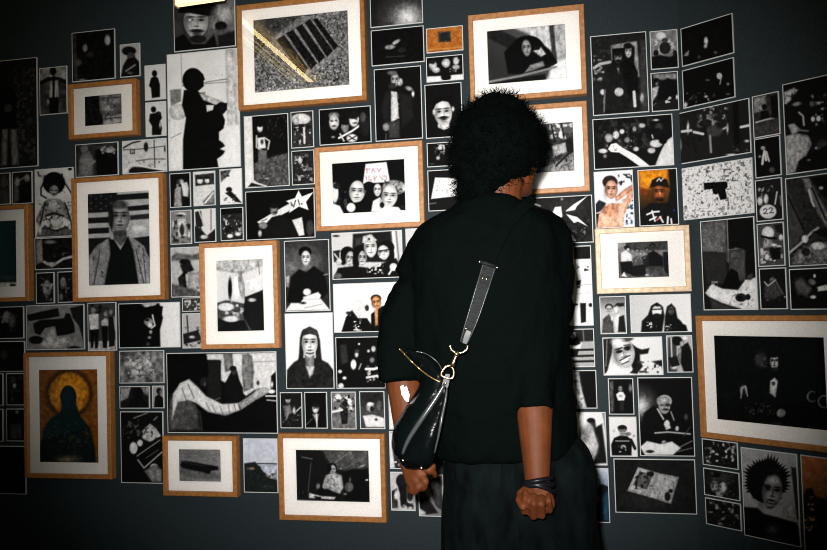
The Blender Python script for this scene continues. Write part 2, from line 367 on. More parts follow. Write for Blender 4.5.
# ------------------------------------------------------------------ the photographs: wall, corners, picture, label
PR = [
('C', (-30,64,37,57,38,167,-29,170), "b 24;s 62 .5 2.6 12 58 38 168;e 14 7 100 10 14;e 60 8 108 4 5;p 12 1 0 112 16 112 18 132 -2 132;p 105 1.2 2 129 8 129 7 165 1 166;p 105 1.2 10 129 17 129 19 165 12 165",
 'large dark photograph of a woman in pale trousers against a woven screen at far left'),
('C', (39,68.5,66.5,65.5,67.5,113.5,40,115), "b 62;p 135 1 39 66 67 64 67 80 39 82;n 26 4;e 12 53 71 3.2 4.5;l 22 4 41 83 48 79 58 79 66 82;p 165 .8 50 81 58 80 59 100 49 101;p 12 .8 52.5 76 55 76 54.5 99 52.5 99;p 14 .8 48 98 59 97 58 114 50 114;e 130 48 102 1.5 3",
 'small photograph of a man in an open pale shirt with arms spread'),
('C', (71,33.5,114,28,116,78.5,73,82), "b 15;p 62 1 72 34 76 34 78 81 74 81;e 130 85 48 2.5 4;e 165 107.5 40 3 5.5;e 80 77.5 62 4.5 4;e 110 82 80 5 1.4;e 45 90 55 4 3;n 8 3",
 'dark square photograph of shadowed faces at upper left above a small oak frame'),
('C', (119.5,45,139.5,42.5,140.5,76,120.5,77.5), "b 170;e 18 129 51 7 4.5;e 70 131 56 4 4;p 16 .9 121 77 123 66 127 59 135 57 139 62 141 77;l 120 2 126 71 135 65;e 90 130 73 3 1.5",
 'small photograph of a person in a dark cap beside the dark square of faces'),
('C', (144.5,66,165,63.5,166,98.5,145,101), "b 215;e 190 155 82 14 20 0 8;b 208;e 10 154.5 73.5 2.6 3.2;p 12 .7 151 78 155 76 158 78 160 85 160 97 152 98 151 88 149 86",
 'small pale photograph of a standing silhouette with hands at its front, upper of a pair'),
('C', (145,102.5,166,101,166,135,146,137.5), "b 205;n 8 6;e 12 153.5 109.5 2.6 3;p 12 .7 150 114 155 113 158 112 161 114 162 118 160 121 162 128 161 135 152 135 152 126 149 121;e 30 158.5 113.5 2.5 2;e 205 160 125 .8 3",
 'small pale photograph of a silhouette raising a camera, lower of a pair'),
('C', (74.5,145.5,118,140.7,118.5,175,76.5,177.6), "b 42;n 14 4;p 105 1 78 177 79 160 83 152 90 151 94 160 93 177;e 95 84.5 149 4 5;l 125 2.4 91 164 100 158 103 151;p 10 1 95 150 118 146 118 174 97 175;e 150 110 150 6 3;e 100 103 149 3 3;s 150 .62 3 96 145 118 158",
 'photograph of a person reaching an arm into a dark crowd, beside the boat photograph'),
('C', (122,141.5,166,137.5,167,172,122.5,174), "b 200;n 16 3;l 60 .8 122 150 140 149 166 146;e 28 146 147 2.2 4.6;p 70 .6 130 149 135 149 135 154 130 154;p 175 .6 131 150 134 150 134 153 131 153;l 90 1.1 136 161 150 159 166 159;l 60 1 154 140 155 170;s 90 .58 3 126 156 167 172;p 22 .8 129 170 133 167 148 167 166 171 166 173 129 173;l 225 1.5 124 172 132 164 150 168 164 170;l 40 1.5 123 148 132 143 140 141;e 30 165 149 1 2.5",
 'pale photograph of a white boat cabin with a porthole'),
('C', (167,55.5,236.5,47,242.5,167,168.5,170.5), "b 228;n 8 8;p 195 1 225 49 233 48 238 130 228 138;p 210 .8 233 48 242 48 242 125 237 128;l 160 .8 181 54 182 84;l 110 .9 182 86 226 79;l 120 .8 200 84 228 82;s 90 .7 1.5 214 72 230 82;p 120 1 170 90 181 89 181 101 171 106;l 170 2 168 122 181 108;p 235 1 170 108 183 118 184 170 169 170;l 140 .8 171 138 181 133;e 10 193 80 10.5 12;p 12 .7 195 69 203 74 205 79.5 203 81 204 86 198 91 190 90;e 205 178 112 9 8;p 150 1 185 95 205 92 206 100 188 103;p 8 .8 184 90 196 90 205 96 217 101 222 103 227 103 227 110 222 113 225 120 224 128 219 132 219 140 223 143 225 146 220 149 225 151 224 154 217 159 219 170 183 170 183 140 186 118 182 105;p 190 .7 199 93 212 97 222 101 216 105 203 100;e 15 222 108 4 6;p 215 .7 206 105 214 105 213 110 207 112;p 238 1.2 224 126 241 124 242 163 234 167 222 168 221 158 226 150",
 'tall photograph of a woman in dark silhouette in a white kitchen'),
('C', (172.5,4,234,-4,236.5,46,175,52), "b 62;g 173 20 60 236 20 115;n 12 5;f 195 196 22 12.5 17;p 10 1 178 13 184 3 205 -2 217 6 219 15 206 16 190 13;e 28 197 31 6.5 1.8;e 70 197 34 4 1.2;e 28 198 39 8 4;e 170 193 24 2 4;e 175 190 20 2 1.5;p 12 1.2 175 52 175 38 184 34 192 44 205 44 214 34 218 48;e 165 224 14 11 9 0 5;e 120 214 24 5 7 0 3;e 16 221 26 6 4.5;e 90 224 34 7 5 0 3;p 25 1.5 218 36 237 30 237 47 218 50",
 'photograph of a bearded man in a flat cap at the top edge'),
('C', (369,-12,421.5,-16,423.5,23,371,27.5), "b 26;g 369 0 26 421 0 40;e 120 406 17 20 15 0 14;e 210 408 17 10 9 0 10",
 'dark photograph of a round white glow cut off by the top edge'),
('C', (371,30.5,423.5,25.5,424.5,61.5,371.5,66.5), "b 10;e 175 396 42 4.5 2 -30;e 130 390 47 5.5 2.5 -8;l 60 .8 386 57 405 56;e 32 402 50 4 3;n 4 3",
 'dark photograph of two pale hands glowing in black, beneath the round glow'),
('C', (373.5,69.5,421.5,65.5,422.3,138.6,376,141.4), "b 12;e 18 393 74 6.5 5;f 170 395 80 4.4 7;e 100 392 73 5 2.5;e 165 400 82 3 4;e 45 392 86 4 3;e 150 409 88.5 4 2.2 20;e 215 413 94 1.4 3;p 26 1 385 92 391 90 390 118 386 132 381 108;p 205 .8 391 91 397 92 399 118 391 123;p 26 1 399 92 412 96 414 118 402 128;p 60 1 387 122 399 120 400 138 389 138;e 130 386 127 3.5 4;s 150 .66 2 390 92 400 128;l 90 1 386 134 386 140",
 'tall photograph of a man in an open dark jacket, left of the moustached face'),
('C', (426,28.5,462.5,25.5,463.5,50,426.5,53.5), "b #a8692c;n 16 2;p #4a4338 .8 438 32 450.5 31 451 41.5 438.5 42.5;p #1e2826 .6 440 33.5 449 32.5 449.5 40 440.5 41;l #c89a60 .6 427 50 463 47",
 'small orange photograph with a dark rectangle at its centre'),
('C', (426,57.5,463,54,463.5,79.5,426.5,82.5), "b 14;s 150 .58 3 428 57 462 73;e 190 433 65 4 4;e 25 432 62 3 2;e 175 446 63 4.5 4.5;e 200 456 61 3 4;e 190 436 70 4 3;e 170 456 67 4 2.5;p 232 .8 427 76.5 440 76 452 75 463 74 463.5 80 426.5 82.5;e 12 446 77 5 4",
 'small wide photograph of people behind a white table, beneath the orange one'),
('C', (424.5,85,461.3,82,463,136,426,139.2), "b 12;f 228 443 113 9 14.5 -6;e 190 434 112 1.6 3;e 190 453 109 1.6 3;p 8 .8 433 109 433 100 440 95 452 96 454.5 108 450 102 442 101 436 104;e 14 443.5 117.7 4.8 1.5 -6;e 120 444 121.5 2.5 .8;e 150 443 126 5 2;p 200 .8 438 124 449 122 450 128 444 130 438 128;p 12 .8 427 139 427 130 438 127.5 443 131 452 126.5 463 132 463 138",
 'photograph of a moustached man with black hair facing the camera'),
('C', (426.5,143.5,463,140.5,464,165,427.5,167.5), "b 14;s 215 .58 3 434 143 448 162;e 200 440 148 2.5 2;e 170 438 158 2 2;e 60 432 164 3 1",
 'small dark photograph with white flecks, half hidden behind the hair'),
('C', (427,171,464,168,466,209,429,212), "b 18;p 238 .6 435 177.5 458 178 457 196 431 199;s 120 .62 1.5 435 180 456 195;l 120 1 428 204 436 203",
 'photograph of a white handwritten sheet beside the hair'),
('C', (243.5,116.5,288,113,289.5,185.5,245.5,188.5), "b 12;s 62 .6 2 266 114 289 140;p 78 1 254 163 270 157 290 152 290 186 254 186;n 26 2 254 155 290 186;p 228 .6 243 116 252 115.5 254 180 262 186 245 189;p 30 .8 248 187 252 182 264 186;l 215 1.5 252 182 266 186;e 190 260 128 2.9 4.4;e 12 260 125 3 2;p 18 .7 256 134 264 133.5 265 141 257 142;p 228 .7 257 138 264.5 137 266 148 258 149;e 60 262 142 1.5 2.5;l 185 1.6 256.5 136 256.5 147 262 151;l 190 1.6 265 138 269.5 141 268 149;p 105 .8 258 150 267 150 267 160 265 173 262 172 262 160 261 173 258 171;e 190 266.5 178.5 2.2 1;e 60 263 180 1.5 1.5",
 'photograph of a standing woman in a white printed top outdoors at night'),
('C', (290.5,112.5,313,110,314,146.5,291.5,149), "b 48;e 215 301 119 9.5 5.5;e 25 302 128 10 4;s 205 .56 2.5 293 124 313 146;s 15 .6 2.2 293 126 313 146;l 220 2 304 128 304.5 143;e 190 296 121 3 4",
 'small photograph of a figure under a pale umbrella, upper of a pair'),
('C', (291.5,151.5,314,149,315,183.5,292,186), "b 36;s 170 .54 3.2 293 153 314 184;s 14 .6 2.6 292 152 314 185;e 180 300 160 2 4",
 'small dim photograph of tangled leaves, lower of a pair left of the placard frame'),
('C', (318.5,109.5,370.5,105.5,371.5,142,320,145.5), "b 12;e 110 334 115.5 5.5 3.5;e 195 334 122 5 8;e 50 332 121 1.2 .8;e 50 336 120.5 1.2 .8;e 60 334 126 2 .8;e 120 345 127 4 6;e 14 345 122 5 3;e 200 354 119.5 5 7.5;e 18 353 115 6 4;e 50 356 119 1.2 .8;e 60 355 123 2 .8;l 235 2 339 138 352 131 361 124.5;e 220 352 138 5.5 4;l 20 1 349 136 355 140;l 20 1 349 140 356 136;e 28 365 125 6 11;e 70 363 117 3 5;e 150 333 137 2 1.2;l 200 1.5 340 134 344 141",
 'wide photograph of three men with a bright guitar, above the placard frame'),
('C', (-12,174,10,172.5,10.5,204,-12,205.5), "b 36;e 70 4 182 4 6;p 60 1 -2 190 8 188 9 203 -2 204;s 80 .62 3 0 174 10 204",
 'narrow dark photograph cut by the left edge above the leftmost frame'),
('C', (12,173,32,170,32.5,203,12.5,204.5), "b 26;e 120 17 182 3 5;p 95 1 14 186 18.5 186 19 200 14 203;e 120 27 178 3 4;l 120 1.5 20 180 27 176;p 14 1 20 186 30 182 31 203 20 203",
 'small dim photograph of two people at far left beside the inked figure'),
('C', (35,169.5,73,167,74.5,236,35,238), "b 200;n 14 6;e 12 54 183 11 11;s 12 .5 3 42 174 66 194;l 20 1.6 45 180 41 188 41 195 46 198;l 20 1.4 62 174 63 180 70 191 73 196;l 20 1.2 38 172 39 176 41 176;e 20 70 169 2 1.5;e 135 54 190.5 4.5 5.5;l 40 1 51 190 53 190.5;l 40 1 55 190.5 57 190;e 40 54 194 1.5 .8;p 120 1 48 199 60 199 66 205 71 222 62 216 46 216 39 225 35 221 43 204;e 165 54 205 7 6;e 185 55 222 8 6;l 25 1.3 45 202 40 225 39 236;l 25 1.3 65 203 71 221 72 232;p 90 1 38 232 46 226 56 230 66 226 74 232 74 236 36 237;l 20 1.8 46 216 54 213 63 216;l 30 1.2 44 228 56 231 68 227;s 30 .6 2 37 198 74 236;e 190 40 230 2 5",
 'pale photograph of a wild haired figure with an inked torso at left'),
('C', (34.5,238.5,74,236.5,74.5,268.5,35,270), "b 20;p 140 1 36 240 42 239 43 262 36 265;e 110 50 242 6 2;l 170 2.6 44 262 52 266 63 259 74 256;e 160 51 264 5 2;s 130 .62 3 52 252 74 264;s 80 .6 2 36 262 74 270;n 10 3",
 'dark photograph of a pale curving shape beneath the inked figure'),
('C', (36,273,54,272,54.5,303,36,304), "b 24;e 130 47 288 4.5 8;s 150 .56 3 40 276 54 302;s 12 .6 3 37 274 54 303",
 'small dark photograph of a blurred pale figure, left of a pair beside the flag frame'),
('C', (57.5,272,74,271,75,302,58,303), "b 18;e 115 63 282 3 5;e 110 61 297 2 4;s 90 .62 3 58 274 74 302",
 'small black photograph with dim flecks, right of a pair beside the flag frame'),
('C', (-12,307,23.5,306.5,24,338.5,-12,339), "b 17;e 120 7 317 4.5 6;e 80 12 321 4 7;s 110 .58 3 -2 312 18 332;n 6 3",
 'dark photograph of a bright haired head at far left under the leftmost frame'),
('C', (-12,341.5,24.5,341,25,371.5,-12,372), "b 17;e 55 4 355 4 5;n 8 4", 'black photograph at far left beside the halo painting, second in its column'),
('C', (6.5,373.5,24.5,373,25,405,6.5,405.5), "b 20;s 62 .56 3 8 374 24 404;e 165 14.5 385.5 1.8 3;e 60 13 380 3 4", 'tiny dark photograph with a white fleck left of the halo painting'),
('C', (6.5,409,24.5,408.5,25,441,6.5,441.5), "b 18;e 120 17 412 2 2;p 62 1 10 424 21 424 22 438 10 440;n 8 3", 'tiny dark photograph of a grey shape left of the halo painting, below the white fleck'),
('C', (-12,373.5,3,373.5,3,405.5,-12,405.5), "b 15;n 8 4", 'black photograph cut by the left edge, upper of two slivers'),
('C', (-12,409,3,409,3,441.5,-12,441.5), "b 15;n 8 4;e 30 0 425 3 5", 'black photograph cut by the left edge, lower of two slivers'),
('C', (-12,446,26,446,26,494,-12,494), "b 13;n 5 4", 'nearly black photograph at the bottom left corner'),
('C', (26,305.5,84,304,84.5,350,26.5,349.5), "b 122;n 12 4;e 150 60 325 10 6 0 6;p 20 .8 27 315 40 312 58 308 59.5 316 50 318 28 321;p 18 .8 33 324 40 320 58 319 64 318 66 313 70 314 74 324 75 332 70 334 57 336 55 326 45 328 40 335 35 333;e 20 36 340 7 4;p 24 1 70 308 84 305 84 350 83 340 79 326 73 318;p 165 1 46 332 55 328 56 337 66 337 70 342 62 348 40 348;n 20 2 40 336 76 349;e 25 74 348 6 2",
 'photograph of dark scattered shapes on a pale cloth above the halo painting'),
('C', (87.5,303,116,302,116.5,351,88,350.5), "b 62;s 18 .5 4 88 302 116 318;p 160 1 88 342 116 340 116 351 88 351;n 20 2 88 338 116 351;e 130 93 310.5 2.5 3.5;p 200 .7 88.5 315 93 313.5 98.5 314 99 330 90 330;p 16 .7 90 330 99 329 98 348 95 348 94.5 336 93 348 91 348;e 120 105.5 314 2.3 3;p 190 .7 101 321 105 318 108.5 319 108.5 327 102 327;p 14 .7 101.5 326 108 326 107 348 103 348;e 110 111 312 2.2 2.8;p 20 .7 108.5 317 115 316 114.5 346 109 347;l 150 1.5 114 317 115.5 330",
 'photograph of three people standing outdoors in white shirts'),
('C', (118.5,303.5,179.5,302,180.5,347.5,119,348), "b 10;p 240 .9 159 302 181 301 181 348 160.5 348 160 330 163 318;p 200 .8 141 304 157 302.5 156 306 146 308;p 8 .8 138 309 157 305 163 306.5 162 313 158 317 146 318;e 150 148.5 322 4.5 4;l 215 1.5 152.5 315 153.5 320 155 325.5 151.5 328;e 195 150 325.5 2.8 2.4;e 15 147 320 2 1.3;e 140 150.8 332 1.8 2;e 120 149.5 337.5 2 1.5;e 60 148 344 2 2",
 'photograph of a man in a brimmed hat in profile against white'),
('C', (119,351,163.5,350,164.5,383,119.5,383.5), "b 90;e 155 142 366 20 14 0 10;n 50 3.5;s 75 .6 2.8 124 356 158 380;s 190 .68 2.4 124 354 158 378",
 'hazy grey photograph of a textured crowd beneath the hat profile'),
('C', (119,386.5,149,386,150,408,120,409), "b 26;p 145 1 120 387 131 387 128 398 120 402;p 120 1 140 387 149 386 149 396 144 394;e 14 138 393 5 6;p 15 1 126 408 131 399 142 396 149 408;e 150 147 391 2 2.5",
 'small photograph of two dark heads against a pale window, left of a narrow pair'),
('C', (152,386,163.5,385.5,164.5,408,152.5,408.5), "b 150;e 18 159 391 2.6 3.2;p 16 .7 154 408 155 397 159 394 163 398 164 408;e 110 160.5 392 1.2 2",
 'narrow photograph of one dark figure against a pale window'),
('C', (120.5,411.5,163,411.5,164,484,121,482.5), "b 15;s 80 .58 3 122 418 142 442;p 190 .8 142 431 150 423.5 156 428 161 436 150 442 145 440;s 60 .6 2 143 425 160 440;e 215 133.5 448 4 6;e 200 140 443 3 3.5;e 190 145 437 3 2.5;p 14 .8 136 456 158 440 163 452 142 468;l 160 1 137 456 160 440;l 160 1.5 138 460 144 468 162 452;l 90 1 146 458 158 450;e 200 154 467 4 3.5;p 120 1 144 471 155 464 162 470 162 482 152 482;l 120 1.4 134 418 147 413;l 120 1.4 154 420 157 417",
 'tall dark photograph of crockery and papers on a table right of the halo painting'),
('C', (169.5,174,190,172,191,206.5,170,208), "b 14;e 150 181 181.5 3 2.5;p 215 .9 181 183 187 182 189 188 188 197 183 196;p 150 .9 174.5 190 177 186 181 187 182 207 174 207;e 50 178 182 2 2;e 120 177.5 185 1.5 1.5",
 'small photograph of an embracing couple in white, first in its top row'),
('C', (193,172.5,215,170,215.5,205,193.5,206.5), "b 215;p 45 .8 195 175 214 173 214.5 184 195.5 186;e 220 200 181 3 3;e 30 200 178 2.5 1.5;e 200 207 180.5 2.5 3;e 30 207 177.5 2.5 1.5;p 120 1 203 201 214 190 215 205 204 206;l 235 1.5 205 203 213 193;n 14 2",
 'small photograph of two faces in a shelf opening, middle of its top row'),
('C', (219.5,170,241.5,167.5,242.5,203.5,220,205), "b 238;p 95 1 220 171 231 169.5 228 176 221 182;s 40 .5 2 220 170 230 178;e 22 229 189.5 3 2.5;p 22 .7 225 193 231 191 237 197 242 203 236 202;s 60 .52 2.2 223 194 237 203",
 'small bright photograph of a figure lying on a white slope, last of its top row'),
('C', (170,211,191,209.5,192,243.5,170.5,245), "b 125;s 28 .48 3 171 218 192 244;e 195 181 214 6 2;e 20 180 215.5 3 1;p 195 .8 177 219 186 218 187 236 178 237;e 40 182 230 2.2 6;e 190 173 224 1.5 4;e 190 189 235 1.5 4",
 'small photograph of a bright doorway in a cluttered room, first in its bottom row'),
('C', (194,209.5,215.5,208,216,241.5,194.5,243), "b 215;p 28 1 194 226 200 228 207 236 216 228 216 242 195 243;l 55 1.6 198 212 201 230;l 90 1 211 209 211 230;p 35 .8 195 212 201 211 203 226 196 228;e 185 204 237 4 2.2;l 190 1.4 199 211 204 225",
 'small photograph of a bright room with a thin upright pole, middle of its bottom row'),
('C', (220,208.5,243,206.5,243.5,239.5,221,241.5), "b 40;s 205 .5 2.6 222 214 243 235;s 12 .6 2.2 222 214 243 240;p 14 .8 220 209 243 207 243 213 221 215;e 235 230 236 3 2;e 220 238 234 3 2",
 'small busy photograph of a crowded table, last of its bottom row'),
('C', (170.5,248,203,246,205.5,296,171.5,298), "b 175;n 14 4;p 95 1.4 171 257 176 253 192 255 204 252 204 259 171 261;e 14 185 262 5.5 3;p 25 .9 180 265 190 262 194 270 184 275;p 22 .9 178 278 185 271 187 290 180 290;p 150 1 188 272 199 272 201 288 188 291;p 85 1.5 171 284 182 286 204 293 206 298 171 298;n 20 2 171 270 204 297",
 'photograph of a bending figure in an open field, left of the surfboard frame'),
('C', (182,298,204,297,205,311,182.5,312), "b 60;s 190 .52 2.6 183 299 203 311", 'tiny photograph half behind the surfboard frame, upper of two'),
('C', (182,313.5,204,313,205,348,182.5,348.5), "b 175;s 40 .55 3 183 326 204 348;l 30 1.2 187 316 188 332;p 30 .8 183 334 198 330 202 340 184 344;e 190 192 337 3 1.5", 'narrow photograph of a bench half behind the surfboard frame, lower of two'),
('C', (245.2,191.6,314,187.8,315.6,237.4,246.5,240.5), "b 9;p 228 .6 257 222 274 212 290 203 293 209 276 218 262 226;p 242 .5 298.5 190.5 302 196.5 313.5 192 306 202 308.5 210 299 206.5 289 213 292 205 286 201 295 198;l 18 .9 291 202.5 293.6 207 295.6 200.5;l 18 .9 298.2 200 299.6 204.8;e 18 301.8 203.8 .7 .7;l 60 .7 262 221 267 219;p 16 .8 262 240 264 226 272 217 280 215 290 220 297 230 299 238;e 120 274 209.5 4 6;e 16 274 205.5 4.5 3;e 40 275 212.5 2 1;p 222 .7 292 220 302 217 304.5 235 299 236;e 130 263 225.5 4.5 3.5;e 170 260 233.5 2 3.5;e 60 310 228 4 8",
 'dark photograph of a man before a white star shaped sign'),
('C', (284,241.5,328.5,238.5,330.8,310.5,285.5,312.2), "b 40;e 150 297 266 16 14 0 14;e 90 306 262 18 20 0 16;e 8 305 252 6.5 5.5;p 120 .8 303.5 264 309.5 263 310.5 270 303 270;f 228 305.8 258 4.8 7.4;p 11 1 287 302 291 277 299 269 306 272 314 266 325 274 328 292 322 299 300 304;p 180 .8 286 277 290 275 289 287 286 287;p 236 .8 285.5 311 291 303 300 303 303 299 321 299 330 310;e 225 307 292 4 3.5;p 232 .8 303 297 318 292 321 295 320 299 304 300;e 40 303 303 3 1.2;l 150 .8 305 308 322 304;l 150 1 324 275 328 274",
 'photograph of a young man in a black jumper seated at a white table'),
('C', (331.5,233.5,401,229.5,404,277,332.5,280), "b 205;p 24 1 353 234 391 231 393 262 352 262;p 60 1 355 238 362 237 361 248 355 248;l 90 1 391 231 394 262;l 120 1.6 396 231 399 262;l 235 2 393 231 396 262;e 30 336 236 3 1;p 40 .8 333 251 340 250 340 262 334 262;p 13 1 333 280 338 268 354 266 370 268 396 258 404 272 404 280;e 10 347.5 254.5 7.5 8;e 12 343 259 3.6 6;f 190 350 258.5 4.6 7.4 8;l 245 .9 348 263 352 262.5;e 9 361 253.5 8 8.5;e 9 356 261 3.4 8;f 190 362.5 258 4.5 7.4 4;l 240 .9 360 263.3 364 263;f 246 370.5 247.5 6.6 10 -6;p 205 .8 362 243 363 236 371 234 377 240 374 243;e 40 369 239 1 1;e 11 386 247.5 8.4 7;e 12 391 255 3.4 8;f 226 383.5 252.5 6 7.4 -8;l 25 1 378 251 389 249.5;l 250 1.1 380 257 386 256;s 215 .5 2 366 262 384 275;e 220 393.5 267 4 4;l 225 2 389 274 394 266;e 200 339 262 3 3.5;l 215 1.3 334.5 254 339 260;l 215 1.1 340 253 340 260;e 90 338 276 4 3",
 'photograph of four friends huddled together, one giving a peace sign'),
('C', (405,229,437,227,440,274,407,277), "b 205;p 40 1 420 228 437 227 440 274 424 276", 'pale photograph sliver left of the shoulder beside the four friends'),
('C', (333,284.5,404,281,405,331,334,333), "b 246;p 11 .8 341 333 346 317 352 310 358 318 367 318 376 332;e 228 358 305 4.5 6;s #c8b0a8 .6 1.6 346 303 368 318;s 240 .5 1.6 353 317 362 332;e 40 349 313 3 1.6;e 40 367 308 2 3;p 10 .8 371 333 371 314 382 306 405 304 405 332;e #1c100a 376 298.5 5.2 4;f #d8976a 376.5 302.5 4.8 6.6 -10;p #d29a6c .7 374.5 310 378 308 378 325 375 326",
 'bright colour photograph of two men in black, one chin in hand'),
('C', (284.5,314,332.5,312,334.5,388.5,286.5,389), "b 246;p 30 1 286 389 287 370 294 362 302 358 318 358 328 363 335 372 335 389;n 12 3 288 362 334 389;p 34 .9 299 354 300 338 302 331 309 327 317 331 320 340 321 352 322 361 316 360 315 345 304 345 303 362 298 361;p 120 .8 304.5 355 314.5 355 314 368 310 373 306 367;f 240 309.7 343.5 8 14.2;p 55 .8 301 336 303 329.5 310 326.5 317 330 319 336 310 334;l 45 1.1 306.5 353 310 354 313.3 352.8;p 190 1 305.5 366 314.5 366 313 374 309.5 378",
 'bright portrait of a long haired smiling man in a dark top'),
('C', (335.5,338,384,335.5,386,388,336.5,389), "b 11;p 50 1.2 340 345 346 344 348.5 362 341 365;e 238 353.5 364.5 2.8 5;e 215 359 344 1.1 1.1;e 185 356.5 354.5 2 3;e 60 357 351 2.5 2;e 200 373.5 349 2.3 3;e 180 368.5 351 1.6 1.6;l 150 1.5 359 369 361 364;e 110 372 360 2.5 3;l 230 2.6 366 369 374 369 385 366;l 215 2.4 367 377.5 376 376 385 376;s 205 .58 2 366 364 386 383;e 220 340 371.5 2 1.8;e 225 344.5 378 2 1.6;e 205 341 386 3 3",
 'dark photograph of musicians at a keyboard, right of the long haired portrait'),
('C', (280,392.5,301.5,392,303,428,280.5,428.5), "b 24;e 160 288 400 2.6 3.4;e 18 288 397.5 3 2;p 115 1 283 406 290 404 293 415 286 420;l 200 1.2 291 416 301 407;e 205 294 411 1.5 4;e 30 292 418 4 5;s 110 .62 2.4 281 410 302 427", 'small photograph of a guitarist, leftmost in the row of four'),
('C', (304.5,392,326.5,392,328,428.5,305,428.5), "b 11;e 190 315.5 408.5 3.4 4.8;e 20 316 405 4 2.5;e 50 314.5 408 1 .7;e 50 317 408 1 .7;p 150 .8 312 414 319 414 317 424;l 240 1.1 316.5 414 317 427;l 95 1.2 326 395 327 427;l 90 1 306 425 312 419", 'small photograph of a laughing man in a dark suit, second in the row of four'),
('C', (330.5,392,355,391.5,357,429.5,332,429), "b 112;s 240 .48 2.8 332 393 356 411;s 14 .56 2.6 332 393 356 413;p 24 .8 340 411 348 408 347.5 424 342 424;l 235 2 332 412 342 410;e 25 345 404 3 3;n 24 2 332 412 356 429", 'small photograph of a figure among bright boxes, third in the row of four'),
('C', (359.5,391.5,384,391,385.5,429,360,429), "b 70;e 30 372 398 14 9 0 8;e 150 370 407 4 5;e 225 370.5 404 3.3 1.8;e 20 372 409 2 2.5;e 90 379 406 3 5;p 225 .9 363 416 372 414.5 384 418 385 427 366 427;e 70 376 419.5 1.6 1.3;n 10 3", 'small photograph of a capped man behind a white counter, last in the row of four'),
('C', (166.5,353,276,351.5,278,434.5,167.5,432), "b 9;p 212 1 205 354 276 352 277 374 271 390 255 390 246 396 242 392 220 380 221 361 207 360;p 24 1 206 360 220 360 222 402 207 402;p 120 .9 223 354 232 353 234 370 225 372;p 115 1 242 355 248 353 252 356 254 372 253 388 244 392 242 375;n 14 3 240 354 256 392;l 150 1 254 362 276 361;p 14 .9 222 405 224 385 230 374 232 370 237 371 239 379 243 388 243 398 236 404;e 50 234 371 2.5 4.5;e 24 233 368.5 3.5 2.5;p 7 1 168 354 206 353 209 370 204 386 194 374 180 362;e 30 204 382 4 5;e 85 205 384 1.3 2;p 75 2 169 400 174 392 188 398 197 405 201 430 168 431;n 18 3 168 398 202 431;p 212 1 173 394 180 383 189 379 198 387 206 396 222 404 238 403 240 410 226 416 208 412 196 403 188 400 178 402 172 420;l 130 .9 206 403 210 411;l 130 .9 212 405 216 413;l 140 .9 220 406 223 414;l 130 .9 228 405 230 413;l 120 1 234 404 236 411;l 120 1.2 188 384 194 398;l 110 1 182 388 186 400;p 155 .9 238 403 250 395 258 388.5 266 387.5 268.5 393 256 400 241 410;e 190 264 390.5 4.2 3;p 10 .9 271 376 277 370 278 388 271 389;e 225 272 384.5 1.2 3;e 245 271.5 391.5 3.6 2;l 235 1.4 266 396 277 396;l 190 1.2 267 400 277 401;e 60 258 383 1.5 2.2;l 90 1 215 400 220 398;e 8 230 424 26 8 0 8;l 60 1 200 412 202 430",
 'big photograph of a person in a white shirt reaching an arm to a glass'),
('C', (243,438.5,277.5,438.5,278,493,244,492.5), "b #c6cad8;n 12 3;p #b4b8c8 1 244 466 277 464.5 278 482 262 474;l #2c3438 1.1 244 464.5 262 463.5 277 463.8;p #1a2220 1 244 463.5 255 461.8 262 470 268 476 277 480 278 493 244 493;e #8a7c6a 251 468.5 4 1.4;e #a09a98 271 477 5 1.6 18;e #1a2420 258 468.5 3 2.5;s #2a382e .6 3 245 472 277 492",
 'colour photograph of a dark shore under a pale sky at the bottom row'),
('C', (388.5,391,413,391,414,429.5,389,429.5), "b 90;s 200 .55 3 389 392 413 429;p 225 1 389 391 396 391 396 429 389 429", 'narrow photograph beside the left forearm, upper of two'),
('C', (389,431.5,414,431,416,469,390,469), "b 40;p 225 1 389 432 394 432 392 446 395 468 390 468;s 190 .6 3 390 434 404 468", 'narrow photograph behind the left wrist, lower of two'),
('C', (390,472,414,472,416,511,391.5,510.5), "b 185;n 20 4;e 24 402 481 6 7;p 18 .9 398 486 407 485 407 503 401 506;e 30 410 495 3 6;p 60 1 391 492 397 488 398 508 392 508;s 25 .55 3.5 391 490 415 510;e 200 397 495 3 5", 'small photograph of dark heads below the left hand, left of a low pair'),
('C', (418,475,442,474,445,517,419,516), "b 120;p 24 1 419 478 424 492 438 513 420 515;p 190 1 419 508 426 512 425 516 419 516;l 205 1.4 431 494 431 498;p 60 1 426 480 440 478 444 512 436 506", 'small grey photograph below the bag, right of a low pair'),
('C', (522,199,592,194,593.5,241.5,524,246), "b 26;n 16 3;e 50 570 206 20 10 0 10;p 238 .4 566 210.5 574 204 588 195.5 577 206 575 210 566 211.5;p 238 .4 566 214 577 217 588 226.5 578 221.5 574 223;p 240 .7 555 207 561 206.5 562.5 216 560 219.5 552.5 212.5;l 205 1.4 530 202 540 206;p 215 .7 565 233 572 235 576 241 571 242 566 241;s 120 .66 3 563 218 592 240;e 120 562 199 1.5 1.5",
 'dark photograph of white lightning shaped spikes right of the shoulder'),
('C', (540,248,591,244.5,593.5,325,543,327), "b 240;p 18 .8 540 249 591 246 591 259 540 261;l 240 1.4 560 260.5 591 259.5;l 235 1 573 247 574 259;p 20 .9 540 260 571 260 575 275 573 293 566 296 568 280 560 270;s 30 .58 3 576 262 592 272;p 18 .7 576 281 581 280 580 288 577 288;p 16 .7 580 303 586 303 586 322 581 323;p 14 .7 562 300 571 298 575 306 573 318 568 325 562 325;l 22 1.8 564 305 577 304.5;e 22 590.5 305 1.8 2;l 150 .8 576 286 591 284;l 190 .8 574 294 592 292",
 'bright photograph of white fittings with dark gaps beside the jacket'),
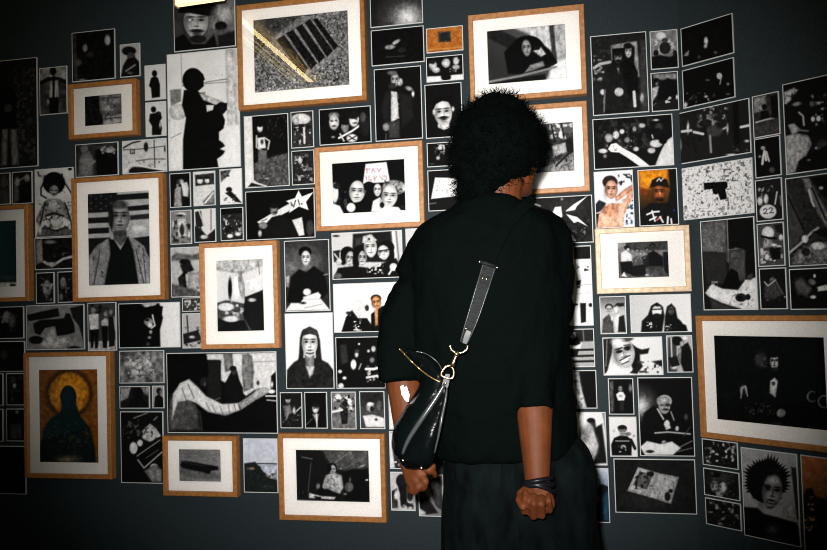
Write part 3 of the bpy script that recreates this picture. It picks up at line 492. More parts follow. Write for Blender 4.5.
('C', (545,330,594,328,595,366.5,547,368), "b 165;p 38 .9 545 331 594 329 594 341 545 343;l 130 1 583 330 584 342;h 235 60 573 335 4;p 15 .8 566 339 579 338 581 346 567 346;p 235 .8 567 344 575 346 582 343 580 349 568 349;p 18 .8 569 349 579 349 577 357 571 358;l 18 2 578 350 595 349.5;l 18 2 568 356.5 595 355.5;l 18 2 566 361.8 595 361;e 235 573 358 4 1",
 'photograph of a man in white sitting on outdoor steps'),
('C', (560,371,596,369.5,597.5,408,562,409), "b 10;p 190 1 564 372 579 371 582 390 587 408 563 409;s 110 .55 3 564 372 584 408", 'dark photograph of a pale curtain beside the jacket hem'),
('C', (570,412.5,605,411.5,608,464.5,572,466), "b 236;p 20 1.2 590 423 595 421 596 427 602 424 607 463 593 464 598 446 594 431;e 14 591 420.5 4 2.6;e 120 584 436 6 7 0 5;e 190 582 437 2 4 0 2;e 150 590 428 4 4 0 4;e 120 585 459 3.5 3 0 3;e 190 594 446 4 9 0 3;p 150 1 602 412 605 412 607 440 604 424",
 'blurred white photograph of a dark figure beside pale shapes'),
('C', (573,468.5,608,467.5,610.5,522,575,523), "g 590 468 #c8d0e0 590 490 #78839a;n 10 2;p #12181c 1 586 492 592 487 596 490 602 484 609 487 611 522 590 522;p #8a5530 .8 593 492 598 489 600 500 597 503;p #24465c 1 601 496 609 490 611 521 604 521;p 14 1 584 488 592 487 590 522 584 522",
 'colour photograph of dark forms under a hazy sky beside the jeans'),
('C', (590.5,36,647,31.5,648.3,112.5,592.7,115.5), "b 30;p 58 1 640 40 648 40 649 112 641 112;s 46 .55 3 593 37 648 112;s 180 .52 4 593 54 605 82;l 175 3 594 68 600 64 610 62;l 120 1 611 46 612 60;p 150 .8 611 45 628 42 637 41 640 77 634.5 77 634 47 612 49;p 12 .8 613 49 633 47 634 70 613 70;p 60 1 639 56 647 54 648 110 641 110;e 200 603 92 3 3;e 170 604.5 101 1.2 3;e 160 642 98 2 5;p 24 1 603 82 606 68 613 62 622 64 630 72 632 90 628 112 606 113;f 140 618 57.5 4 5.6;e 18 618 53.5 4.2 2.4;e 24 618.5 61 3 1.6;p 11 1 620 64 632 60 638 72 638 92 630 100 624 84;f 200 628.5 51.5 3.7 6.2;e 16 628 46 4.4 3;e 16 633 52 1.6 6;e 200 619 92 4.5 4.5;p 160 .8 617 68 619 68 619 74;l 215 3 634 92 635 106;l 120 1.4 605 90 604 112;n 6 2",
 'large dark photograph of two people standing together in a doorway'),
('C', (649.5,31.5,677.5,29,678.5,68,651,69.5), "b 130;n 20 4;e 225 661 36 5 4;s 215 .52 3.2 652 38 678 58;e 36 665 48 5.5 6;e 60 665 40 3 2;p 14 1 651 57 660 55 670 57 678 53 678 68 651 69;e 20 656 53 2.5 3;e 20 675 53 2 3", 'small photograph of a pale blurred figure over dark shapes, upper of a pair'),
('C', (651,72.5,678,71.5,679,110.5,651.5,111.5), "b 26;p 130 1 652 74 677 73 677 79 664 80 654 79;e 14 656.5 81 3 3;e 110 657 84 2 2;p 12 1 658 84 668 78 677 82 677 100 658 100;s 215 .56 3 652 97 679 107;p 190 1 652 88 659 86 657 95 652 102;e 200 677 97 1.2 2.5;e 190 670 98 1.5 1.5", 'small photograph of dark coats over a cluttered table, lower of a pair'),
('C', (592.5,119,672.5,114,674,165.5,594,169.5), "b 14;s 52 .5 4 594 116 655 150;e 160 609 138 4.2 4.5;e 200 616 135 3.4 4;e 205 622 131.5 2.5 2.5;e 185 642 125.5 3.4 2.4;e 150 634.5 129 2 2.8;e 130 627 140 3 3;s 130 .6 2.4 604 130 638 150;e 210 603 151 4.5 2.4;e 140 605 156 2 2.2;p 238 .5 608 149 611 144 616 143 623 148 636 155 650 166 640 166.5 628 158 619 152.5 611 152;s 20 .6 1.5 613 145 622 151;p 222 .9 655 166 660 153 666 141 673 136 674.5 166;e 205 656 143.5 6.5 4;e 10 663 141 4 3;e 180 651.5 150.5 4 3;e 175 636 149 3 2.4;e 205 656 120 3 1;e 60 659 127 4 4;p 12 .8 646 130 660 128 664 136 652 140;l 190 1.4 652 135 653 138",
 'photograph of a white guitar neck held above a crowd'),
('C', (594.3,172,633,169.5,634.5,226.7,595,229), "b #ecebf0;s #1c2024 .5 2.6 617 173 634 186;p #20242a .8 594 206 599 200 606 203 604 210 596 213;s #26465e .5 2.6 625 200 635 226;s #181c20 .58 2.2 622 188 635 204;p #191410 .8 595 214 601 213 604 220 603 228 595 228;p #e0aa90 .8 597 228 599 213 605 206 612 203 622 203 627 196 633 186 635 193 629 205 624 215 624 228;p #d2967c .8 615 197 626 188 633 184 634 189 622 198 616 202;e #2a1f18 610 182 7.5 6.5;f #e4ae94 611.3 189.5 6.4 9.5;e #c08468 610 210 6 5 0 4;n 6 3",
 'colour photograph of a bare chested man with one arm raised'),
('C', (637.5,170,677,168,679,224.5,639.5,226.5), "b #0e0e0f;g 640 170 #c8761a 640 215 #0a0a0a;p #d8861c 1.2 638 171 668 169 668 182 652 186 648 192 639 190;p #101010 1.4 668 168 678 168 679 225 664 225 670 190;p #6a3610 2 639 187 650 190 650 197 640 195;p #0d0d0e 1.2 640 226 640 212 650 203 668 203 677 212 679 226;f #9a5a2e 659 192.5 6.2 10;p #15100e .8 649.5 188 652 180 659 176.5 667 179.5 669.5 188 659 185.5;l #dedad0 1.2 657 181 659 178.5 661 181 663 178.5;e #c07848 660 193.5 1.4 2.4;e #1e0e08 659.5 199.5 4.4 2.2;e #7a3a28 659.5 197.8 2.2 .7;l #ececec 1.7 647 214.5 653 212 659 211.5;l #ececec 1.7 650 220 656 217;l #ececec 1.6 652 211 655 221;l #d67070 1.6 657 220 661 216.5;l #ececec 1.6 660 217 663 222;l #ececec 1.8 668 217 667.5 224;l #ececec 1.6 671 219 672 225;e #3346c8 674 210.5 .9 1",
 'colour photograph of a man in a black cap against orange light'),
('C', (599.5,297,625.5,295.5,627,333.5,600.5,334.5), "b 180;g 613 296 90 613 312 185;h 185 40 609 309 4.5;p 75 .9 602 333 603 319 609 314 613 322 614 333;p 24 .8 613 307 617 303 624 303 624 306 617 307;e 200 616.5 310 3 4.2;p 228 .8 613.5 317 619 314 623 322 619 332 616 330;p 22 .8 619 317 624 315 626 332 618 332;e 190 612 318 1.5 3", 'small photograph of two men embracing, left of the hooded pair'),
('C', (629,295.5,690.5,293.5,692,331.5,631.5,333.5), "b 225;g 630 300 190 690 310 238;p 10 .9 641 333 642 321 648 315 651 306 657 302.5 663 307 664.5 316 662 333;e 222 657 311 5 5.8;e 16 657 316 4.4 2.6;l 18 1.1 652.5 309.5 661.5 309;p 10 .9 653 305 657 303 661.5 305.5 657 306.5;s 228 .52 1.5 646 321 657 329;p 9 .9 664 333 665 316 667 306.5 671.5 303.5 675.5 308 677.5 318 686 325 688 332;e 75 671.2 310.5 3.2 4.6;l 20 .8 669 309.5 674 309.2;p 240 .9 678 315 682 316 687 325 683 324;s 210 .56 1.6 664 324 672 331",
 'pale photograph of two hooded people, one bearded, before a white wall'),
('C', (602,338,662,336,663.5,374.5,604,376), "b 232;p 30 1 602 339 613 338 612 352 607 373 604 374;l 130 1 607 340 606 366;p 12 1 632 344 640 350 640 364 634 372 630 362;f 222 624 352.5 10.8 16 -14;e 80 622 338.5 11 3.4;e 240 618 342 6 4 0 3;e 16 619.3 351.5 3.2 1.4 -10;e 16 627.2 348 3.4 1.5 -14;l 50 1.1 616 349.5 622 347.5;l 50 1.1 624 345.5 630 344.5;l 120 1 623 351 624.5 357 621.5 357.5;p 252 .6 620.5 361 629 356.5 628.5 360.5 623 363.2;l 30 1 619.8 360.5 630 355.3;l 60 1 622 364.3 629 361;p 20 .9 634 347 642 349.5 649.5 348 648 353.5 641 354.5 636 351;s 60 .5 2.4 636 360 663 374;p 242 1 604 376 614 363 625 371 636 374;p 24 1 652 361.5 662 360 663 367 656 364;p 22 .9 630 373 640 362 643 366 637 374",
 'photograph of a broadly smiling man close to the camera'),
('C', (666,335.5,692,335,693.5,372,667.5,373), "b 175;p 60 1 668 338 676 336 677 372 668 372;l 200 1.4 671 338 672 360;p 11 1 678 356 681 346 688 342.5 692 352 693.5 372 684 372;e 13 677.5 341 5 4.6;e 150 682 343.5 2.2 3;p 140 .8 678 349 681.5 348 681 362 679 360;e 180 675 367.5 4.5 2.2;p 20 .8 668 358 677 356 680 365 672 367;e 230 685 338 3 2", 'small photograph of a man in black bending over a table'),
('C', (608,378.5,633,378,634.5,414.5,609,414.5), "b 10;p 85 1 609 381 613.5 381 614 411 610 414;n 18 3 609 380 614 414;e 95 630.5 388 2 4.5;h 160 30 620.3 388.5 2.8;p 238 .6 616 394.5 619 391.8 623 391.8 625.5 396 624.2 400.5 618 400.5;e 150 620.5 396 1.4 1;p 40 .7 619.5 401 624 401 624 411 620 411", 'small dark photograph of a figure in a white shirt seen from behind'),
('C', (637.5,377.5,692.5,377,694.5,456,640,456.5), "b 8;e 150 642 405 10 12 0 12;e 195 641 406 5 6 0 6;p 9 1 640 432 644 413 654 405 664 416 672 414 679 430 662 442;h 150 165 664.5 405 8.5;e 165 663 400.5 6.4 4;e 50 668 405 2.4 1.5;e 30 666 409.5 2.5 1;l 190 1.6 657.5 409 663.5 419;l 150 1.4 671 412 674 420;p 220 .8 664 424 667 420 671 428 666 430;e 215 667 424 3 3.8;e 190 677 428.5 2 2.6;l 175 1.6 655 433 668 432 690 434;p 232 .9 640 447 647 441 660 444 672 441.5 681 448 673 455 645 455;e 30 650 451.5 4 1.6;e 150 664 442 2.4 1.8;l 130 1 680 447 692 441;l 110 1 676 452 692 448;e 70 686 417 2 3.4;l 70 1 684 436 690 427",
 'tall dark photograph of a capped man leaning over papers on a desk'),
('C', (609,417,636.5,416.5,637.5,456.5,610,457), "b 238;h 165 24 622.5 431 5;e 25 622 427.5 4.2 2.2;p 11 .8 612 455.5 611 445 614 438 620 435.5 627 436 632 440 631.5 455.5;l 20 3 631 440 635 448.5;s 165 .5 2 617 444 627 453;l 200 .8 615.5 441 629 441;e 120 628 434 3 1.8;e 190 634 436 1.2 1.2;e 190 614 431 1 1", 'small photograph of a man in a black printed shirt against white'),
('C', (613,459.5,694.5,458.5,697.5,513,616,514), "b 22;e 34 650 500 30 14 0 12;n 6 3;p 165 .6 638 467 659 473 679 477 671 504 649 497 627 491;p 95 .6 639.5 471 653 474.5 647 489.5 633 485;s 14 .46 3 634 471 654 490;e 18 651 474 3 2.6;s 100 .62 1.4 655 475 677 492;l 120 .8 658 473 649 497;e 24 667.5 496.5 3 4.4;e 24 670.5 491 2 2;s 90 .6 1.5 655 492 664 498",
 'dark photograph of an open book lying on black, lowest beside the jeans'),
('R', (680.5,29,733,12.5,733.5,53,682,67), "b 13;e 180 706 41 2.2 4.2;e 140 705.5 46 2 2.4;e 115 687 54 2 2.2;l 140 1.2 684.5 55.5 687 54.5 688.5 51;e 80 715.5 52.5 2 1.5;e 60 699 57 1.6 2;n 4 3", 'black photograph with one small white mark, topmost on the angled right wall'),
('R', (682.5,71,734,56.5,735,97,683,109), "b 12;e 205 719.5 76 2.8 3.2;l 165 1.2 717.5 74 721 78 720 84;s 130 .6 3 684 92 716 107;e 100 728 84 1.6 1.6;e 90 707.5 80 2.4 1.2;e 80 728 94 2 1.2;e 190 685.5 105 1.6 3;e 160 706 96.5 2 1.4", 'dark photograph of faint bright flecks under the topmost one on the right wall'),
('R', (678,113.5,749.5,97.5,751,152.5,680.5,164.5), "b 30;s 140 .5 3.2 696 104 730 128;s 20 .58 4 680 104 750 160;p 14 1 733 103 738 102 740 150 734 150;e 200 688 128 1.4 6;l 200 2.6 682 131.5 691 130.5;l 205 2.6 694 132 703 134;l 175 2 715.5 133 727 127;p 62 .9 706 128 714 125 724 130 720 136 708 137;l 140 2.4 710 136 711 152;l 225 2.6 741 127 751 125;e 215 731.5 155 5.2 1.4;e 170 747 141 3 1.4;e 150 680 145 1.8 6;e 165 727.5 128 1.2 5;s 90 .62 3 732 140 750 152", 'photograph of people at outdoor cafe tables above the pistol print'),
('R', (680,168.5,752.5,157.5,754,212.5,682,221), "b 232;s 84 .56 2.2 676 154 758 225;s 150 .6 1.5 676 154 758 225;p 12 .5 703.6 183.4 705 182.8 726 181.4 727.5 183 727.6 187 725.4 189 726.6 198.6 720.3 200 718 193.4 716 194.6 713 193.6 712.4 189 704.4 189.6", 'pale photograph of a black pistol on patterned fabric'),
('R', (752,97,779,90.5,780,134,753.5,138.5), "b 55;n 18 4;p 130 1 753 98 766 95 767 111 754 113;s 60 .6 3 753 96 767 112;e 14 764.5 107 2.6 3;p 13 1 761 111 768 110 770 119 760 121;l 175 1.6 756 122.5 766 119.5 774 118;p 62 1 754 125 780 120 780 134 754 138;p 15 1 770 96 779 94 779 118 772 118;n 14 2 754 122 780 136", 'small photograph of a dark figure at a window, topmost of a column of five'),
('R', (754,139.5,780.5,134.5,781,174.5,755.5,179), "b 12;e 165 763 148 2.6 2;l 205 2.4 762.4 164 763 158 764.5 151 766 160;l 185 2 766.5 152 769 161;e 150 760 156.5 1.6 1.4;e 70 772 170 3 3", 'small black photograph of a pale crouching figure, second of a column of five'),
('R', (755,181,782,176.5,783,219.5,756.5,222), "b 26;s 165 .5 3 757 183 774 192;e 205 760 201 2.8 4.4;e 190 766 199 2.6 5;e 222 768 211.5 8.4 7;l 50 .9 763.5 210 765 208.5 767 209.5 766 212 763.5 213.5 767.5 213.5;l 50 .9 769 209 770.5 207.5 772.5 208.5 771.5 211 769.5 213 773.5 212.5;l 190 1.6 777 192 775 204;l 120 1.4 780 196 781 205;s 140 .6 2.6 757 192 766 206", 'small photograph of a bold round white badge, third of a column of five'),
('R', (757,224,784,221.5,785,265.5,758,267), "b 70;s 205 .48 3.2 759 242 784 265;e 215 768 233 6.2 6.6;e 150 768 243 5 4.4;l 8 2.2 762 236.4 769 238 776 238.2;l 60 1 766 240 766 243;p 14 .9 769 248 780 247.5 781 259 772 260;p 22 1 774 225 784 224 784 234 777 232;e 205 781 237.5 2.4 3;e 210 767 257 2.4 3;e 190 762 252 2 4;e 215 774 245 3 1.4", 'small bright photograph of a person in sunglasses, fourth of a column of five'),
('R', (759,268.5,786,267.5,787.5,308.5,760.5,310), "b 17;e 100 772.5 280 3 3;p 56 1 764 285 772 280 778 284 783 294 774 300 764 298;l 165 1.4 764.5 282 768 286 775.5 280;l 90 1.4 776 281 783 294;s 100 .6 2.4 764 286 782 302;e 120 785 297 1.2 1.2", 'small dark photograph of a seated figure in a scarf, lowest of a column of five'),
('R', (783,86,850,67.6,850,166.8,785.5,174.5), "b 17;p 185 1 784 92 794 87.5 798 90 795 94 792 95 791 100 787 104 784 104;s 40 .6 2.4 784 88 798 104;e 16 800 98 6 5;e 120 797 104 5 2.2 -10;l 170 2 799 112.5 803 116 804 125;p 165 .9 788 125 794 123 801 130 792 135;l 110 2 798 130 808 131;p 150 1 785 136 796 133 808 135 812 144 806 156 799 161 795 173 786 174;n 20 2.4 785 134 812 174;s 160 .62 3.2 808 92 840 130;e 205 813 119 2.2 2.8;e 215 818.5 118.5 2.4 3;e 180 819 103 2 1.6;e 110 812 104 2.6 3;e 60 822 147 6 8;p 13 1 800 160 827 145 850 150 850 166 800 172;e 130 816 148 1.6 1.4;e 120 808.5 160 2 1", 'large dark photograph of people crouching with a pale trouser leg, by the right edge'),
('R', (785.5,177.5,850,170.8,850,264.5,788.5,266), "b 40;n 14 2;p 62 1 786 185 796 205 804 232 796 246 788 250;l 14 1.6 788 196 804 230;p 112 1 802 178 809 178 818 196 830 215 830 232 818 214 806 190;n 14 2 800 178 830 230;l 190 2 809 190 812 202 814 206;l 30 2 812 188 826 220;p 12 1 810 178 850 172 850 215 832 206 820 192;e 190 821 188 2.4 1.8;p 100 1.5 789 265 798 250 812 244 850 238 850 265;n 40 2 790 244 850 264;l 160 2.4 789 253 800 244 812 232 818 228;e 215 805 239 3.4 4;e 205 818 246 7 4;l 215 1.6 820 232 830 230;e 30 806 252 4 4;p 14 1 812 232 850 222 850 236 826 238", 'large photograph of a slanting plank over grass, by the right edge, middle of three'),
('R', (789,269,850,266.5,850,308.5,790.5,310.5), "b 12;p 76 1.6 794 282 801 277 812 288 808 297 797 293;n 16 3 793 276 814 298;e 185 814.5 276 1.5 2;e 205 813 297 3 1.8;p 205 .8 817 287 830 283.5 830 290 818 291.5;e 100 812 282 4 3 30", 'dark photograph of dim grey shapes by the right edge, directly above the large frame'),
('R', (699.8,221.8,753.8,215.8,758.2,310.2,704,310), "b 16;p 88 1 700 223 726 219 727.5 268 722 251 702 251;n 14 2 700 220 728 252;g 0 0 0 0 1 0;b 16;p 92 1 700 223 726 219 727.5 262 718 252 702 252;n 16 2 700 220 728 254;p 40 1 702 252 726 252 728 284 706 284;l 150 .9 727 219 728.5 262;p 72 .9 728.5 251 745 249 745.5 280 729.5 283;l 125 1 728 250 745 248;e 100 736 242 1.5 4.6;e 215 736 237.5 .9 1.2;l 150 .8 735 248 738 248;e 140 742 248 1.8 1;l 30 .8 733 259 738 258.5;p 8 .8 721 289 726 277 731 268 738 272 740 285 738 290 726 291;p 215 .9 705 293 712 284 722 288.5 738 290 745 280 757 277 759 310 745 310 722 303 709 297;s 110 .62 2 726 286 756 308;e 34 741 297.5 5.5 4.2;e 14 739.5 298.5 3 2.8;e 16 748 297 2.6 3;e 60 750 276 3 4;p 52 1 709 297 723 304 738 310 712 310;s 200 .56 2 706 280 718 291;p 12 1 729 217 754 216 757 270 747 276 746 250 737 248 730 246", 'photograph of a black cat in front of a white table with a cup'),
('R', (701.5,438,737.5,443,738.5,469.5,703,465), "b 24;s 190 .52 3.2 704 441 737 464;s 14 .6 2.8 703 440 738 468", 'small photograph of a pale busy crowd, topmost of three under the large frame'),
('R', (702.5,467.5,739.5,473,740,500.5,705,495.5), "b 24;e 50 722 478 13 6 0 4;e 14 716 475 5 2.4;e 150 714.5 486 4 5.5;e 165 723 487.5 4 5.5;p 150 1 716 490 722 490 723 499 716 497;s 70 .6 2.6 704 470 739 498", 'small photograph of two pale round shapes, middle of three under the large frame'),
('R', (704.5,497,740.5,504,742,531.5,706.5,524), "b 26;s 140 .54 3.2 706 500 741 528;s 14 .6 3 706 500 741 530", 'small photograph of a dim group, lowest of three under the large frame'),
('R', (740,446.5,796,454.5,802,547,745,536), "b 150;n 10 5;p 44 1 791 467 796 468 801 518 797 520;p 150 1 783 512 792 500 797 520 786 517;e 12 766.5 482 19 21;p 12 .6 753.1 492.0 746.0 492.6 751.0 486.9;p 12 .6 752.0 489.9 745.5 489.1 750.5 484.5;p 12 .6 751.2 487.6 743.4 486.1 750.4 482.0;p 12 .6 750.6 485.2 744.3 482.5 750.5 479.5;p 12 .6 750.4 482.8 744.9 479.2 751.0 477.1;p 12 .6 750.4 480.3 743.9 475.5 751.7 474.8;p 12 .6 750.8 477.9 742.7 471.0 752.8 472.6;p 12 .6 751.5 475.5 744.7 467.8 754.1 470.6;p 12 .6 752.4 473.3 746.8 464.7 755.6 468.8;p 12 .6 753.6 471.2 751.0 464.0 757.4 467.3;p 12 .6 755.1 469.3 752.5 460.4 759.3 466.0;p 12 .6 756.8 467.7 755.9 459.7 761.4 465.1;p 12 .6 758.7 466.4 758.9 458.8 763.5 464.5;p 12 .6 760.7 465.3 762.0 458.2 765.7 464.2;p 12 .6 762.8 464.6 764.9 457.2 768.0 464.2;p 12 .6 765.0 464.2 768.3 453.5 770.2 464.6;p 12 .6 767.3 464.2 771.7 454.5 772.3 465.3;p 12 .6 769.5 464.5 775.1 455.7 774.3 466.4;p 12 .6 771.6 465.1 778.3 457.3 776.2 467.7;p 12 .6 773.7 466.0 779.6 461.9 777.9 469.3;p 12 .6 775.6 467.3 782.3 463.6 779.4 471.2;p 12 .6 777.4 468.8 785.6 465.2 780.6 473.3;p 12 .6 778.9 470.6 788.0 468.0 781.5 475.5;p 12 .6 780.2 472.6 790.1 471.2 782.2 477.9;p 12 .6 781.3 474.8 791.3 474.8 782.6 480.3;p 12 .6 782.0 477.1 788.2 479.2 782.6 482.8;p 12 .6 782.5 479.5 790.8 482.6 782.4 485.2;p 12 .6 782.6 482.0 790.8 486.3 781.8 487.6;p 12 .6 782.5 484.5 789.3 489.7 781.0 489.9;p 12 .6 782.0 486.9 786.7 492.4 779.9 492.0;s 30 .62 2 750 462 784 506;f 138 772 492 10.2 17.2 8;e 150 773 481 7 5 0 3;e 24 767.5 487 3.2 1.3 14;e 24 778 490 2.8 1.2 10;l 30 1 764 484 770 485.6;l 30 1 775.5 486.5 781 488;l 70 1.4 773 489 772 496 774.5 496.6;e 34 771.5 502.5 5 1.7 12;l 165 .9 768.5 501.6 774.5 503;e 60 770 507.5 3 1;p 10 1.2 744 537 743 507 757 508 764 514 776 517 797 523 803 548;e 70 773 530 6 5 0 5", 'portrait of a spiky haired smiling man at the bottom right'),
('R', (799,454.5,850,461,850,565,806,552), "b #8a5a3a;g 810 455 #a4683c 810 520 #6e4a34;n 14 3;p #16140f 1.4 803 498 806 489 812 488 815 496 827 500 850 505 850 565 806 553;s #c49a6c .62 2.6 803 492 816 535;s #5a3c28 .6 4 812 498 850 540;p #14120f 1.4 806 536 816 528 850 534 850 565 806 553", 'brown colour photograph at the bottom right corner'),
]
